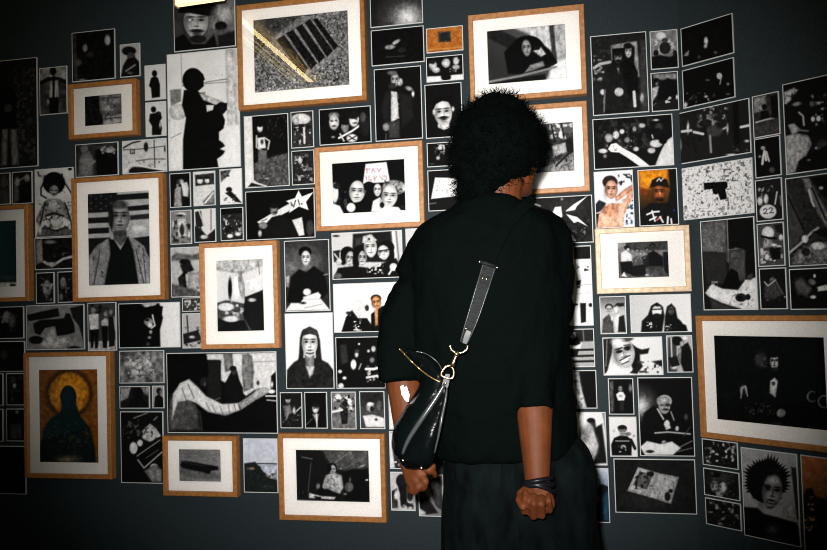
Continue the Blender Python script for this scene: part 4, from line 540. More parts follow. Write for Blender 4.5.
FR = [
('C', (72,88.7,131.6,82.8,133,131,72.7,134.5), (84,95.6,121.4,94,122,122.7,85,127), "b 92;p 16 .8 83 94 99 93 99.5 111 103 118 103.5 127 84 128;p 120 .9 99 93 123 92 123 106 110 104 100 110;e 145 108 108 7 4;l 60 1 104 98 122 97;p 145 1 103 117 122 113 123 124 103.5 127;s 60 .6 2.4 101 96 122 124;l 60 1.2 104 119 122 117;n 22 1.6",
 'small oak frame with a wide white mat around a dark street corner', 'amber'),
('C', (240.5,9.5,359,-3,362.5,94.5,243,106.5), (252.5,20.6,347.6,9.2,349.6,84.6,255,93), "b 108;n 40 1.4;p 62 1.2 252 19 305 14 278 38 268 42 253 60;n 30 1.4;l 40 1.2 271 39 306 15;p 122 .8 271 38 304 14 316 20 342 54 318 70 300 82 290 72;l 66 1 284 36 306 70;p 16 .7 276 40 284 35 308 68 303 76;p 16 .7 286 33 293 30 317 63 311 70;p 16 .7 296 28 302 24 325 57 319 63;p 16 .7 305 23 310 19 333 51 327 57;p 16 .7 313 20 317 18 338 46 334 50;n 22 1.4 270 14 345 84;s 215 .64 1.8 262 72 300 94;s 175 .6 1.8 310 60 350 86;s 20 .64 2.4 300 62 350 86;s 30 .62 2.4 254 50 292 90",
 'large oak frame around a drain grate in asphalt, crossed by a yellow reflection', 'amber'),
('C', (318.5,152.5,417.5,145,420,221.5,321,226.5), (331.5,163.5,404,158.5,406,210,333,214.5), "b 9;p 242 .6 365.5 164 386.5 162 390 182 363 183.5;l #a8707c .8 367 169 367 173;l #a8707c .8 366 169 370 169;l #a8707c .8 372 172 373 168.5 375 172;l #a8707c .8 377 168.5 379 171.5 381 168.5;l #a8707c .8 366 176 366.5 180;l #a8707c .8 369 176 369 180 371.5 180;l #a8707c .8 374 176 374.5 180 376.5 176.5;l #a8707c .8 380 176 383 180;l #a8707c .8 383 176 386 176 386.5 179.5;e 222 334.5 193 4 10;p 235 .8 332 203 340 206 344 214 332 215;e 30 337 186 4 3;s 70 .56 3 338 190 348 210;f 236 357 192 8 11.5 4;e 90 365 191 1.4 2.6;p 8 .8 347 214 353 203 364 201 377 206 381 212;e 238 351 207.5 4.4 4.6;e 12 369 186.5 5.4 5;f 236 377.5 190 4 6.4;p 238 .8 371 212 373 201 380 197 388 206 390 212;e 150 394 187.5 12 7.6;s 40 .55 2.2 382 179 406 196;f 244 389.5 196.5 8 11.5 4;p 238 .8 379 212 386 206 398 207 404 211;e 28 402.5 207.5 3 3;e 14 382 205 2.2 2.8;e 200 404 188 2 4",
 'oak frame around a crowd with a white placard, left of the person', 'honey'),
('C', (76,183.5,158.7,176.4,160.4,294.8,76,298), (87.4,193.7,149,190.4,150.2,283.7,88.4,286), "b 172;n 12 3;p 24 .8 86 193 117 192 117 211.5 88 213;e 120 91 196 .7 .7;e 120 96 199 .7 .7;e 120 101 196 .7 .7;e 120 106 199 .7 .7;e 120 111 196 .7 .7;e 120 91 203 .7 .7;e 120 96 206 .7 .7;e 120 101 203 .7 .7;e 120 106 206 .7 .7;e 120 111 203 .7 .7;e 120 91 209 .7 .7;e 120 101 209 .7 .7;p 22 .7 113 195 150 192.5 150 198.5 113 200.5;p 22 .7 127 206.5 150 204.5 150 209.5 127 211;p 40 .9 130 215.5 150 213.5 150 218.5 130 220;p 22 .7 87 218 109 217 109 222.5 87 223.5;p 22 .7 87 228.5 109 227.5 109 233 87 234;p 22 .7 87 238.5 110 237.5 108 246 96 247 88 258;e 195 138 229 9 6 0 4;p 24 .8 133 238 150 236 151 264 144 246;f 150 120 217.5 9.6 16.2;e 70 119 204.5 8.2 4 0 2;p 26 1 108.5 212 112 205 114 215 112 231 109 224;p 84 1 113.5 231 126 230 127 239 120.5 246 113.5 239;e 60 120 233.5 5 1.8 0 2;p 13 .8 108 238 114 240 120.5 250 128 236 134 246 139 285 104 286 108 256;p 130 .9 87 259 96 246 109 237.5 110.5 254 104 286 88 287;p 138 .9 128 236 142 244.5 150 259 151 285 139 285 133 250;s 70 .66 3 88 246 106 286;s 74 .66 3 136 240 151 286;l 70 1 100 250 94 284;l 75 1 143 248 146 284;l 60 1 136 250 144 284",
 'oak frame around a bald man in a pale jacket before a striped flag', 'amber'),
('C', (-46,212,24,209.3,25.5,297,-45,299), (-38,222,16,221,16.5,287,-37,288), "b 12;n 6 3;e 60 8 278 9 2 0 3;p 190 .8 -38 283 17 282 17 289 -38 289;p 40 .6 10 284 15.5 284 15.5 286.5 10 286.5", 'leftmost oak frame, cut by the left edge, around a black picture', 'amber'),
('C', (27.5,357,106.5,356,107.5,476.3,28.5,472), (39,369.4,97.5,369.4,98.4,463,39,462.5), "b #7c4c14;n 10 3;e #4a2c0c 69 393.5 23.6 24.5 0 3;e #d0881a 69 393.5 20 21 0 2;n 12 2;p #0f1b1d 1.2 39 462 40 448 43 431 50 419 60 413 62.5 406 77 406 80 416 90 428 94.5 446 96 463;e #13222c 68.3 397 8 11.5;p #13222c 1 60.5 397 62 391 68 388 74 391 76 397 76 410 62 410;s #1f3c4c .55 2.6 48 420 92 445;s #4e4220 .62 2 44 428 94 456;e #7d735f 68 459.5 11 4 0 4;s #101818 .6 2.4 42 446 96 463;s #7a4a14 .66 3 84 420 98 450", 'oak frame around a golden haloed dark robed figure at lower left', 'amber'),
('C', (203.5,248.5,272,244.5,275,343.5,205,344.5), (215.6,260.4,263,259,264,331,217.5,331.6), "b 216;p 172 1.2 214 259 265 257 262 266 241 274 216 270;n 18 1.8 214 258 264 274;l 90 1 236 275 246 300;l 120 .9 258 262 262 290;e 13 230 288.5 2 10.5;e 244 236.5 287 3.6 12;e 165 241.5 286 3 12.5 -8;e 120 241 278 1 4;p 225 1 245 280 262 274 263 290 250 292;p 70 1 217 303 226 300 246 304 264 298 265 332 217 332;e 232 226 307 8 4;s 210 .52 3.6 218 298 262 318;p 22 .9 245 297 263 290 265 331 252 331 243 316;p 20 .9 217 318 232 322 244 320 250 332 217 332;e 225 231 319 8 3;e 200 252 300 4 2", 'oak frame around a white room with surfboards against its wall', 'honey'),
('C', (282.5,438.5,379.5,438.5,382,518,283.5,515), (295.5,450,368.5,450,370,504,296.5,499.5), "b 20;p 72 1.6 322 450 369 449 370 468 352 471 338 470 330 464;s 105 .56 3 324 450 368 468;l 120 .9 330 466 350 452;l 100 .9 346 468 366 456;e 140 362 466 3.5 1.2 -20;p 12 1.2 341 474 352 469 370 470 370 500 345 500;h 165 14 332.5 469 5;e 10 329 468 2.4 4;p 162 .9 322.5 486 326 475 334 472 342 475.5 343.5 488 340 494 329 491;s 100 .58 2 324 474 343 492;l 150 2 325.5 479 323.5 487 326 490;p 13 .9 318 489 328 489 340 495 338 499 318 497;p 205 .8 309 493 322 496 336 497 334 499.5 309 498;p 20 .6 315 496 321 497 321 500 315 499;l 130 1 297 500 330 501.5 362 504;e 90 349 487 4.5 5;e 105 345 494 2 1.4;e 80 350 480 1.2 3;l 82 .9 311 463 308 492;l 120 .9 302 457 312 459;e 110 318 486 2 3;e 180 341 468.5 1.4 .9;e 190 367 480 1.8 .9;s 90 .64 2.2 300 484 318 498", 'oak frame around a man at music equipment, lowest at centre left', 'amber'),
('C', (166.5,440.5,232,441,233,493,167.5,490.5), (178.5,449,220.5,449.5,221,482.5,179,481), "b 118;g 180 450 105 220 480 130;n 14 1.8;e 95 200 474 18 3 8 4;p 16 .8 180 465 182 461 190 461.5 204 464 218 466.5 218.5 470 211 470.5 209.5 474 200 471.5 182 468;l 50 .8 184 462.5 206 466", 'small oak frame around a dark slab on grey, in the bottom row', 'amber'),
('C', (473,19.5,579.5,9.5,581,89,475,98), (487,30.3,565.6,23.9,566.5,78.5,488,84.3), "b 42;g 490 60 48 520 30 80;p 30 1.6 487 30 500 30 520 40 512 50 488 38;p 195 1.6 513 28 553 24 556 46 549 56 540 44 528 34;p 165 1.2 550 25 566 23 567 79 545 81 556 62;p 225 2 552 62 567 58 567 79 548 80;p 62 1 549 26 553.5 25 557 62 553 66;e 8 528 48 16 12.5;p 8 1 504 52 514 42 540 42 550 50 557 62 546 70 520 74 508 74;p 200 .9 533 51 541 47 546 54 541 57;e 20 537 48 3 2;f 160 526.5 48 4.8 8.4 -6;p 140 .9 524 73 530 65 543 61 545 66 532 71;l 20 1.6 544 67 556 63;l 130 2.4 488 82 520 76 556 67;p 18 1 490 84 520 78 545 74 546 80 510 83", 'oak frame around a dark haired woman leaning at a table, topmost at centre', 'honey'),
('C', (497,112,582,106.3,584.3,185.8,500,191.5), (508,124.5,573,123,575,171.5,510,174), "b 86;p 60 1 508 140 575 132 575 172 510 174;s 235 .5 3.4 540 122 574 140;l 25 1.6 551 124 555 142;l 25 1.4 561 122 564 138;l 25 1.2 545 126 548 144;p 24 1 545 142 556 146 572 136 574 152 564 152 546 150;p 165 .7 551.5 146 565.5 142 567 152 554 156.5;n 18 1.6 550 142 568 157;p 130 1 541 168 556 162 574 152 575 172 541 173;n 36 1.6 541 154 575 173;l 24 1.8 556 166 564 158 572 150;s 30 .6 2.4 541 152 575 168", 'oak frame around a sign among trees, right of the hair', 'honey'),
('C', (600,233,684,231,686,286.5,602,288.5), (617,242,668,241,669.5,277,619,278.5), "b 120;g 640 242 150 640 262 90;n 14 3;p 60 1 626 242 668 241 668 250 626 250;n 16 2;p 222 .8 621 253 626 250 632 255 633 262 621 262;e 20 627 247.5 3 2;e 190 628 249.5 1.6 1.6;p 12 .8 620 262 632 261 635 276 624 272 622 277;p 235 .7 621 276 624 272 627 277;h 150 30 637 252 3;p 85 .9 632 259 638 256 642 263 634 265;p 16 .9 633 266 645 264 646 276 632 276;h 120 24 647 251 3;p 30 .9 642 257 650 254 652 266 644 268;h 60 8 652.5 247.5 3.4;p 9 .9 648 253 654 250.5 663 257 663 267 650 267;p 62 .9 649 266 661 266 663.5 275 660 276 656 268 650 276;p 18 .9 663 252 669 252 669 276 664 270;e 190 647 275 1.8 1;s 190 .66 2 634 252 648 262", 'pale oak frame with a wide white mat around a small picture of a gathered group', 'pale'),
('R', (700.5,321,838,321,841,449,705.8,432), (713,335.4,824.5,336.9,827.8,431,717.4,419.6), "b 8;n 4 3;e 52 761 360 6 7.5 0 3;s 90 .58 2.6 754 352 768 368;f 185 774.5 361.5 4.7 8;e 9 773.5 353.5 6.4 4.2;e 12 780 360 2 6;e 30 775 369.5 3.6 2.2;e 40 772.6 360.5 1.3 .7;e 40 776.8 360.5 1.3 .7;l 70 1 774.5 361 774 366;p 185 .8 770 381 774.5 377.5 778 381 775.5 397.5 769.5 393;e 60 773.5 383.5 1.8 2;e 90 743.5 390 4 5.2;l 165 1.1 741 398 741.5 388 745 386.5;l 165 1.1 745.5 386 747.5 396;e 10 744 394 1.2 4;e 115 781 413 4.6 4.4;l 160 .9 778 415 780 410;s 70 .56 2 744 402 776 416;e 120 812 396.5 5.4 5.8;e 8 812.6 396.6 4 4.4;p 8 .8 815 392 820 392 820 402 815 400;e 130 824 401.5 6.4 6.6;e 8 824.4 401.6 5 5.2;e 30 777 424 6 2", 'largest oak frame, on the angled right wall, around an embracing couple in black', 'amber'),
]
# (the reach of the copy: every entry is one object)
for k, (wall, quad, art, label) in enumerate(PR):
    photo_print(k + 1, wall, quad, art, label)
for k, (wall, mq, iq, art, label, wood) in enumerate(FR):
    framed(200 + k, wall, mq, iq, art, label, wood)

# ------------------------------------------------------------------ the room
CEIL = 3.05
def slab(name, m, pts, z0, z1):
    bm = bmesh.new()
    a = [bm.verts.new((x, y, z0)) for x, y in pts]; b = [bm.verts.new((x, y, z1)) for x, y in pts]
    n = len(pts); bm.faces.new(a[::-1]); bm.faces.new(b)
    for i in range(n): bm.faces.new((a[i], a[(i+1) % n], b[(i+1) % n], b[i]))
    return struct(obj(name, bm, m))
tx, ty = math.cos(BEND), -math.sin(BEND)
RX, RY = CORNER + tx*4.2, ty*4.2
slab('wall_back', WALLP, [(-5.5, 0), (CORNER, 0), (CORNER+.04, .12), (-5.5, .12)], 0, CEIL)
slab('wall_right', WALLP, [(CORNER, 0), (RX, RY), (RX+.1, RY+.12), (CORNER+.04, .12)], 0, CEIL)
slab('floor', FLOORM, [(-5.5, .12), (-5.5, -5.2), (RX+.1, -5.2), (RX+.1, .12)], -.1, 0)
slab('ceiling', CEILM, [(-5.5, .12), (-5.5, -5.2), (RX+.1, -5.2), (RX+.1, .12)], CEIL, CEIL+.1)

# ------------------------------------------------------------------ lamps
def mirror_to_ceiling(x, y, z):
    r = ray(x, y); s = (-.0265 - EYE[1])/r[1]; p = EYE + r*s; q = r*np.array([1, -1, 1])
    return Vector(p + q*((z - p[2])/q[2]))
LAMPHOUSE = mat('lamp_housing', (.30, .22, .15), .4)
TUBEW = emit('warm_tube', (1.0, .80, .36), 22.0)
TUBED = emit('dim_tube', (1.0, .86, .42), 3.0)
def lamp_bar(bm, a, b, w, h):
    d = (b-a).normalized(); s = Vector((-d.y, d.x, 0)); u = Vector((0, 0, 1))
    v = [bm.verts.new(p + s*i*w/2 + u*j*h/2) for p in (a, b) for i, j in ((-1, -1), (1, -1), (1, 1), (-1, 1))]
    for f in ((0, 1, 2, 3), (7, 6, 5, 4), (0, 4, 5, 1), (1, 5, 6, 2), (2, 6, 7, 3), (3, 7, 4, 0)): bm.faces.new([v[i] for i in f])
za = CEIL - .06
A, B = mirror_to_ceiling(228, 8.4, za), mirror_to_ceiling(342, 109.5, za)
lampn = bpy.data.objects.new('ceiling_strip_light', None); COL.objects.link(lampn)
lampn.location = (A + B)/2
tag(lampn, 'long ceiling strip light reflected as a yellow streak in the drain grate frame', 'ceiling light', 'strip lights of the room')
inv = Matrix.Translation(-lampn.location)
bm = bmesh.new(); lamp_bar(bm, inv @ A + Vector((0, 0, .045)), inv @ B + Vector((0, 0, .045)), .20, .03); obj('housing', bm, LAMPHOUSE, lampn)
sd = Vector((-(B-A).normalized().y, (B-A).normalized().x, 0))
for off, mm, rr, cut in ((0, TUBEW, .014, 0), (-.06, TUBED, .006, .2), (-.095, TUBED, .010, .16), (-.125, TUBED, .004, .2)):
    a2, b2 = A.lerp(B, cut), B.lerp(A, cut)
    bm = bmesh.new(); add_tube(bm, [inv @ (a2 + sd*off), inv @ (b2 + sd*off)], rr, 12); obj('tube', bm, mm, lampn)

hang = bpy.data.objects.new('hanging_strip_light', None); COL.objects.link(hang)
h0, h1 = at(176.5, 3.0, 2.55), at(223, -3.8, 2.50)
hang.location = (h0 + h1)/2
tag(hang, 'short glowing strip light at the top edge over the bearded man photograph', 'hanging light', 'strip lights of the room')
inv = Matrix.Translation(-hang.location)
HT = emit('hanging_tube', (1.0, .80, .42), 1.1)
bm = bmesh.new(); lamp_bar(bm, inv @ h0, inv @ h1, .022, .022); obj('tube', bm, HT, hang)
bm = bmesh.new(); lamp_bar(bm, inv @ (h0 + Vector((0, 0, .02))), inv @ (h1 + Vector((0, 0, .02))), .04, .02)
lamp_bar(bm, inv @ (h0 + Vector((-.004, 0, 0))), inv @ (h0 + Vector((.002, 0, 0))), .03, .03); obj('housing', bm, LAMPHOUSE, hang)
bm = bmesh.new()
for p in (h0.lerp(h1, .2), h0.lerp(h1, .8)): add_tube(bm, [inv @ (p + Vector((0, 0, .02))), inv @ Vector((p.x, p.y, CEIL))], .002, 6)
obj('cable', bm, LAMPHOUSE, hang)

# ------------------------------------------------------------------ the person
SKIN = mat('brown_skin', (.058, .0158, .0043), .6, bump=(120, .15, .003), var=(30, .8, 1.15, (1, 1, 1)), spec=.12)
HAIRM = mat('black_hair', (.0005, .0010, .0008), .9, spec=.012)
JACKET = mat('black_jacket', (.0005, .0012, .0010), .85, bump=(35, .5, .012), spec=.014)
DENIM = mat('dark_denim', (.0009, .0017, .0017), .9, bump=(420, .4, .002), var=(34, .4, 2.2, (1, 1, .4)), spec=.03)
SHOEM = mat('dark_shoe', (.01, .01, .011), .6)
BANDM = mat('black_wristband', (.003, .003, .004), .35, spec=.12)
BELTM = mat('brown_belt', (.10, .032, .01), .5)
T = 1.72
Zf = lambda p, z: Vector((p.x, p.y, z))
cR, cU, cF = Vector(RIGHT), Vector(UP), Vector(FWD)
hr = Vector((RIGHT[0], RIGHT[1], 0)).normalized(); hf = Vector((FWD[0], FWD[1], 0)).normalized(); Z = Vector((0, 0, 1))

head_c = at(504, 160, 1.735)
# the face looks to the right and away along the wall
fdir = (hf*.62 + hr*.78).normalized(); fside = Vector((fdir.y, -fdir.x, 0))   # fside: the person's right
HS = .86
def hd(f, s, z): return head_c + (fdir*f + fside*s + Z*z)*HS
hipL, hipR = at(480, 478, 1.76), at(548, 478, 1.74)
neck0, chest, belly, pelvis = at(493, 232, 1.75), at(488, 290, 1.75), at(497, 390, 1.76), at(512, 462, 1.76)
shL, shR = at(432, 252, 1.76), at(546, 243, 1.75)
elL, elR = at(402, 352, 1.74), at(533, 376, 1.672)
wrL, wrR = at(408, 447, 1.695), at(537.5, 486, 1.575)
person = bpy.data.objects.new('person', None); COL.objects.link(person)
person.location = Zf(pelvis, 0)
tag(person, 'person in a black jacket and dark jeans, seen from behind, looking at the photographs', 'person')
bm = bmesh.new(); C = lambda a, r0, b, r1: add_capsule(bm, a, r0, b, r1)
# trunk
C(pelvis, .098, belly, .095); C(belly, .095, chest, .1); C(chest, .1, neck0, .06); C(shL, .055, neck0, .06); C(shR, .055, neck0, .06)
C(chest, .1, shL.lerp(chest, .35), .075); C(chest, .1, shR.lerp(chest, .35), .075)
C(hipL, .09, hipR, .09)
C(neck0, .056, hd(-.015, 0, -.05), .054)
# legs and feet
feet = []
for hip, sx in ((hipL, -1), (hipR, 1)):
    foot = Zf(hip + hr*sx*.035 + hf*.02, .075)
    knee = hip.lerp(foot, .5) + hf*.02
    C(hip, .088, knee, .058); C(knee, .056, knee.lerp(foot, .35) - hf*.015, .058); C(knee.lerp(foot, .35) - hf*.015, .058, foot, .038)
    toe = Zf(foot + hf*.15 + hr*sx*.03, .035); C(foot - Z*.03 - hf*.03, .034, toe, .028); feet.append((foot, toe))
# arms
C(shL, .05, elL, .040); C(elL, .040, elL.lerp(wrL, .3), .042); C(elL.lerp(wrL, .3), .042, wrL, .026)
C(shR, .05, elR, .040); C(elR, .040, elR.lerp(wrR, .3), .0415); C(elR.lerp(wrR, .3), .0415, wrR, .026)
# head: skull, jaw, cheeks, nose, lips, ears
def E(f, s, z, rf, rs, rz):
    vs = add_ball(bm, (0, 0, 0), 1, 3)
    for v in vs: v.co = hd(f + v.co.x*rf, s + v.co.y*rs, z + v.co.z*rz)
E(-.012, 0, .045, .098, .076, .098); E(.035, 0, -.02, .062, .062, .085); E(.05, 0, -.068, .04, .040, .034)
E(.060, .032, -.012, .030, .028, .032); E(.060, -.032, -.012, .030, .028, .032)
C(hd(.092, 0, .028), .009, hd(.112, 0, -.008), .012); E(.100, .012, -.014, .010, .010, .008); E(.100, -.012, -.014, .010, .010, .008)
E(.094, 0, -.040, .010, .024, .0065); E(.092, 0, -.051, .011, .022, .007); E(.080, 0, -.080, .020, .022, .017)
for s in (1, -1):
    E(-.004, s*.077, .004, .020, .010, .033); C(hd(.076, s*.015, .036), .008, hd(.068, s*.048, .036), .007)
# hands: palm, four unequal fingers with bends, thumb
def finger(pts, r): 
    for i, (a, b) in enumerate(zip(pts, pts[1:])): C(a, r*(1 - .1*i), b, r*(1 - .1*(i+1)))
def H_(x, y, d): return at(x, y, d)
# right hand, hanging with the palm to the back and the fingers curled in
kn = [(524.5, 504, 1.560), (533.5, 508.5, 1.556), (542, 508.5, 1.556), (549.5, 504.5, 1.560)]
for (x, y, d), ln, r in zip(kn, (1.0, 1.08, 1.0, .82), (.0090, .0094, .0090, .0080)):
    k0 = H_(x, y, d); w = H_(538.5 + (x-538)*.45, 488, 1.568)
    C(w, .016, k0, .0135)
    p1 = H_(x + (x-538)*.03, y + 7.5*ln, d - .022*ln); p2 = H_(x - (x-538)*.05, y - 4.5*ln, d - .046*ln); p3 = H_(x - (x-538)*.08, y - 12*ln, d - .030*ln)
    finger([k0, p1, p2, p3], r)
C(H_(531, 490, 1.566), .017, H_(522, 495, 1.548), .0135); finger([H_(522, 495, 1.548), H_(519.5, 500, 1.532), H_(523, 507, 1.518)], .0105)
# left hand, turned to the right under the bag
kn = [(421, 466, 1.610), (419.5, 473.5, 1.608), (415.5, 479, 1.611), (411.5, 481.5, 1.617)]
tips = [[(429, 470, 1.595), (434, 472.5, 1.607), (435, 475.5, 1.620)], [(425.5, 481, 1.593), (424, 488, 1.603), (420, 489.5, 1.617)],
        [(418.5, 487, 1.595), (414.5, 492.5, 1.607), (411, 491, 1.621)], [(413, 488, 1.605), (410, 491, 1.615), (408, 488, 1.625)]]
for (x, y, d), tp, r in zip(kn, tips, (.0090, .0094, .0090, .0080)):
    k0 = H_(x, y, d); C(H_(405 + (y-473)*-.25, 451, 1.685), .017, k0, .0135)
    finger([k0] + [H_(*q) for q in tp], r)
C(H_(407, 455, 1.665), .016, H_(412, 460, 1.615), .013); finger([H_(412, 460, 1.615), H_(424, 463, 1.600), H_(433, 466.5, 1.600)], .0100)
body = fused('body', bm, .0036, 3, SKIN)
body.parent = person; body.matrix_parent_inverse = Matrix.Translation(-person.location)
def wear(o):
    o.parent = person; o.matrix_parent_inverse = Matrix.Translation(-person.location); return o

# hair: a loose round afro
rs = random.Random(3)
bm = bmesh.new()
HC = at(497.5, 146, 1.72)
lumps = [(497, 147, 1.725, .100), (488, 142, 1.72, .084), (506, 140, 1.73, .084), (474, 156, 1.72, .060), (478, 173, 1.72, .056),
         (498, 122, 1.735, .070), (521, 147, 1.76, .050), (479, 186, 1.72, .054), (524, 130, 1.76, .042), (477, 126, 1.73, .050), (492, 168, 1.70, .056)]
for x, y, d, r in lumps: add_ball(bm, at(x, y, d), r, 3)
hair0 = fused('hair', bm, .012, 5, HAIRM)
me = hair0.data; vs = [v.co.copy() for v in me.vertices]; ns = [v.normal.copy() for v in me.vertices]
bm = bmesh.new(); bm.from_mesh(me)
from mathutils import noise
for v in bm.verts:
    v.co += v.normal*(.007*noise.noise(v.co*42) + .005*noise.noise(v.co*95))
idx = list(range(len(vs)))
for q in range(5200):
    i = rs.choice(idx); p = vs[i] + Vector((rs.gauss(0, .005), rs.gauss(0, .005), rs.gauss(0, .005))); n = ns[i]
    t = n.orthogonal().normalized(); t.rotate(Matrix.Rotation(rs.uniform(0, 6.28), 3, n)); u = n.cross(t)
    L = rs.uniform(.009, .021); R = rs.uniform(.002, .005); ph = rs.uniform(0, 6.28); pts = []
    for s in range(5):
        a = ph + s*1.5; pts.append(p + n*(L*s/4 - .004) + (t*math.cos(a) + u*math.sin(a))*R)
    prev = None
    for s, c in enumerate(pts):
        w = .0011*(1 - s/5.5)
        ring = [bm.verts.new(c + (t*math.cos(k*2.094) + u*math.sin(k*2.094))*w) for k in range(3)]
        if prev:
            for k in range(3): bm.faces.new((prev[k], prev[(k+1) % 3], ring[(k+1) % 3], ring[k]))
        prev = ring
bm.to_mesh(me); bm.free()
for p in me.polygons: p.use_smooth = True
wear(hair0)

# jacket
def ring(x, y, hw, dd, depth, n=28, sq=2.4, tilt=0.0):
    c = at(x, y, depth); w = hw/F*depth; pts = []
    for k in range(n):
        a = 2*math.pi*k/n; ca, sa = math.cos(a), math.sin(a)
        px = math.copysign(abs(ca)**(2/sq), ca)*w; pz = math.copysign(abs(sa)**(2/sq), sa)*dd
        pts.append(c + hr*px + hf*pz + Z*(tilt*px))
    return pts
def lofted(bm, keys, n=26, dx=0):
    rows = resample(keys, n); add_loft(bm, [ring(*r[:5]) for r in rows])
bm = bmesh.new()
#        x    y   half  thick depth
lofted(bm, [(489, 196, 26, .060, 1.735), (489, 206, 36, .072, 1.735), (488, 216, 56, .085, 1.74), (487, 226, 69, .098, 1.745), (486, 245, 76, .112, 1.75), (487, 275, 78, .125, 1.75),
            (489, 320, 78, .130, 1.75), (493, 370, 78, .130, 1.755), (498, 410, 76, .130, 1.76), (502, 440, 73, .130, 1.76), (503, 453, 71, .128, 1.76)])
# left sleeve, pushed up below the elbow
def sleeve(keys):
    rows = resample([(*at(x, y, d), r) for x, y, d, r in keys], 26)
    add_tube(bm, [r[:3] for r in rows], [r[3] for r in rows], 22); add_ball(bm, rows[0][:3], rows[0][3], 3)
sleeve([(452, 238, 1.76, .050), (434, 246, 1.76, .056), (426, 262, 1.76, .055), (414, 281, 1.76, .056), (415, 295, 1.755, .049), (406, 306, 1.755, .054), (401, 322, 1.75, .056), (399, 340, 1.745, .055), (398, 362, 1.715, .049), (399, 381, 1.705, .0445)])
sleeve([(530, 232, 1.75, .062), (543, 238, 1.75, .066), (547, 262, 1.745, .064), (546, 300, 1.725, .062), (541, 340, 1.70, .059), (533, 375, 1.668, .053), (533, 396, 1.648, .047), (533.5, 410.5, 1.635, .0435)])
for x, y, d, r in ((570, 330, 1.74, .015), (568, 272, 1.75, .02), (571, 402, 1.75, .02)): add_ball(bm, at(x, y, d), r)
jk = fused('jacket', bm, .008, 5, JACKET)
jm = jk.data
for v in jm.vertices:
    c = v.co
    q = Vector((c.x, c.y, c.z*.55))
    v.co = c + v.normal*(.005*noise.noise(q*11) + .0045*noise.noise(q*27) + .002*noise.noise(q*60))
wear(jk)
jm.update()
# jeans
bm = bmesh.new()
lofted(bm, [(505, 440, 62, .118, 1.77), (508, 455, 66, .126, 1.77), (514, 480, 71, .132, 1.765), (518, 510, 75, .132, 1.76), (524, 548, 77, .128, 1.76)], 16)
for hip, (foot, toe), sx in ((hipL, feet[0], -1), (hipR, feet[1], 1)):
    a = hip + Z*.02 + hr*(sx*.004 + .012); kn_ = hip.lerp(foot, .5) + hf*.015
    rows = resample([(*a, .098), (*(a + (kn_-a)*.5), .096), (*kn_, .088), (*(kn_ + (foot-kn_)*.5), .086), (*(foot + Z*.0), .085)], 16)
    for p, q in zip(rows, rows[1:]): add_capsule(bm, p[:3], p[3], q[:3], q[3], 18)
jn = fused('jeans', bm, .009, 6, DENIM)
for v in jn.data.vertices:
    c = v.co
    if c.z < .035: v.co.z = .035 + (c.z - .035)*.05
    v.co = v.co + v.normal*(.007*noise.noise(Vector((c.x*8, c.y*8, c.z*5))) + .003*noise.noise(Vector((c.x*25, c.y*25, c.z*14))))
wear(jn)
bm = bmesh.new()                                   # seams and pocket stitching of the jeans
tree_j = BVHTree.FromPolygons([v.co.copy() for v in jn.data.vertices], [tuple(p.vertices) for p in jn.data.polygons])
def hit(tree, x, y, off=0.0, fall=1.6):
    r = Vector(ray(x, y)).normalized(); h = tree.ray_cast(Vector(EYE), r)
    return (h[0] - r*off) if h[0] else at(x, y, fall - off)
for pts in (((456, 462), (458, 480), (470, 492), (488, 496), (500, 490), (502, 466)), ((472, 458), (500, 461), (530, 462), (560, 458)), ((515, 463), (516, 500), (520, 540))):
    add_tube(bm, [hit(tree_j, x, y, .0005) for x, y in resample(pts, 20)], .0016, 6)
st = obj('seam', bm, DENIM, jn, smooth=True)
# belt showing under the hem
bm = bmesh.new()
add_tube(bm, [hit(tree_j, x, y, .004) for x, y in ((507, 456.5), (512, 455.5), (517, 455), (521, 455.5))], [.003, .005, .005, .003], 8)
wear(obj('belt', bm, BELTM, smooth=True))
# shoes
for foot, toe in feet:
    bm = bmesh.new(); C2 = lambda a, r0, b, r1: add_capsule(bm, a, r0, b, r1)
    C2(Zf(foot - hf*.035, .046), .046, Zf(foot + hf*.05, .046), .046); C2(Zf(foot + hf*.05, .046), .046, Zf(toe, .040), .040)
    C2(Zf(foot, .05), .045, Zf(foot, .085), .045)
    s = fused('shoe', bm, .007, 4, SHOEM)
    for v in s.data.vertices: v.co.z = max(v.co.z, .002)
    wear(s)
# wristband: two turns of black cord
bm = bmesh.new()
ax = (wrR - elR).normalized(); e1 = ax.orthogonal().normalized(); e2 = ax.cross(e1)
for s, r, th, w in ((-.012, .0315, .0052, .25), (.000, .0325, .006, .1), (.010, .033, .005, -.3)):
    pts = []
    for k in range(28):
        a = 2*math.pi*k/28; pts.append(wrR + ax*(s + w*.03*math.cos(a)) + (e1*math.cos(a) + e2*math.sin(a))*r)
    add_tube(bm, pts, th, 8, True)
wear(obj('wristband', bm, BANDM, smooth=True))

# ------------------------------------------------------------------ the shoulder bag
LEATHER = mat('black_leather', (.0010, .0016, .0016), .22, bump=(200, .15, .003), spec=.05)
EDGEM = mat('polished_leather_edge', (.02, .022, .022), .3, spec=.45)
STRAPM = mat('strap_leather', (.004, .005, .005), .5, bump=(140, .6, .004), spec=.045)
GOLD = mat('pale_gold_metal', (.85, .68, .42), .25, metal=1.0)
ZIPM = mat('brass_zip', (.50, .36, .14), .45, metal=1.0)
PATCHM = mat('white_patch', (.8, .8, .78), .6)
tree_k = BVHTree.FromPolygons([v.co.copy() for v in jm.vertices], [tuple(p.vertices) for p in jm.polygons])
bag = bpy.data.objects.new('shoulder_bag', None); COL.objects.link(bag)
bag.location = at(415, 464, 1.56)
tag(bag, 'black leather shoulder bag hanging at the left hip, its wide strap across the back', 'bag')
def sling(o, part=None):
    o.parent = part or bag
    if part is None: o.matrix_parent_inverse = Matrix.Translation(-bag.location)
    return o
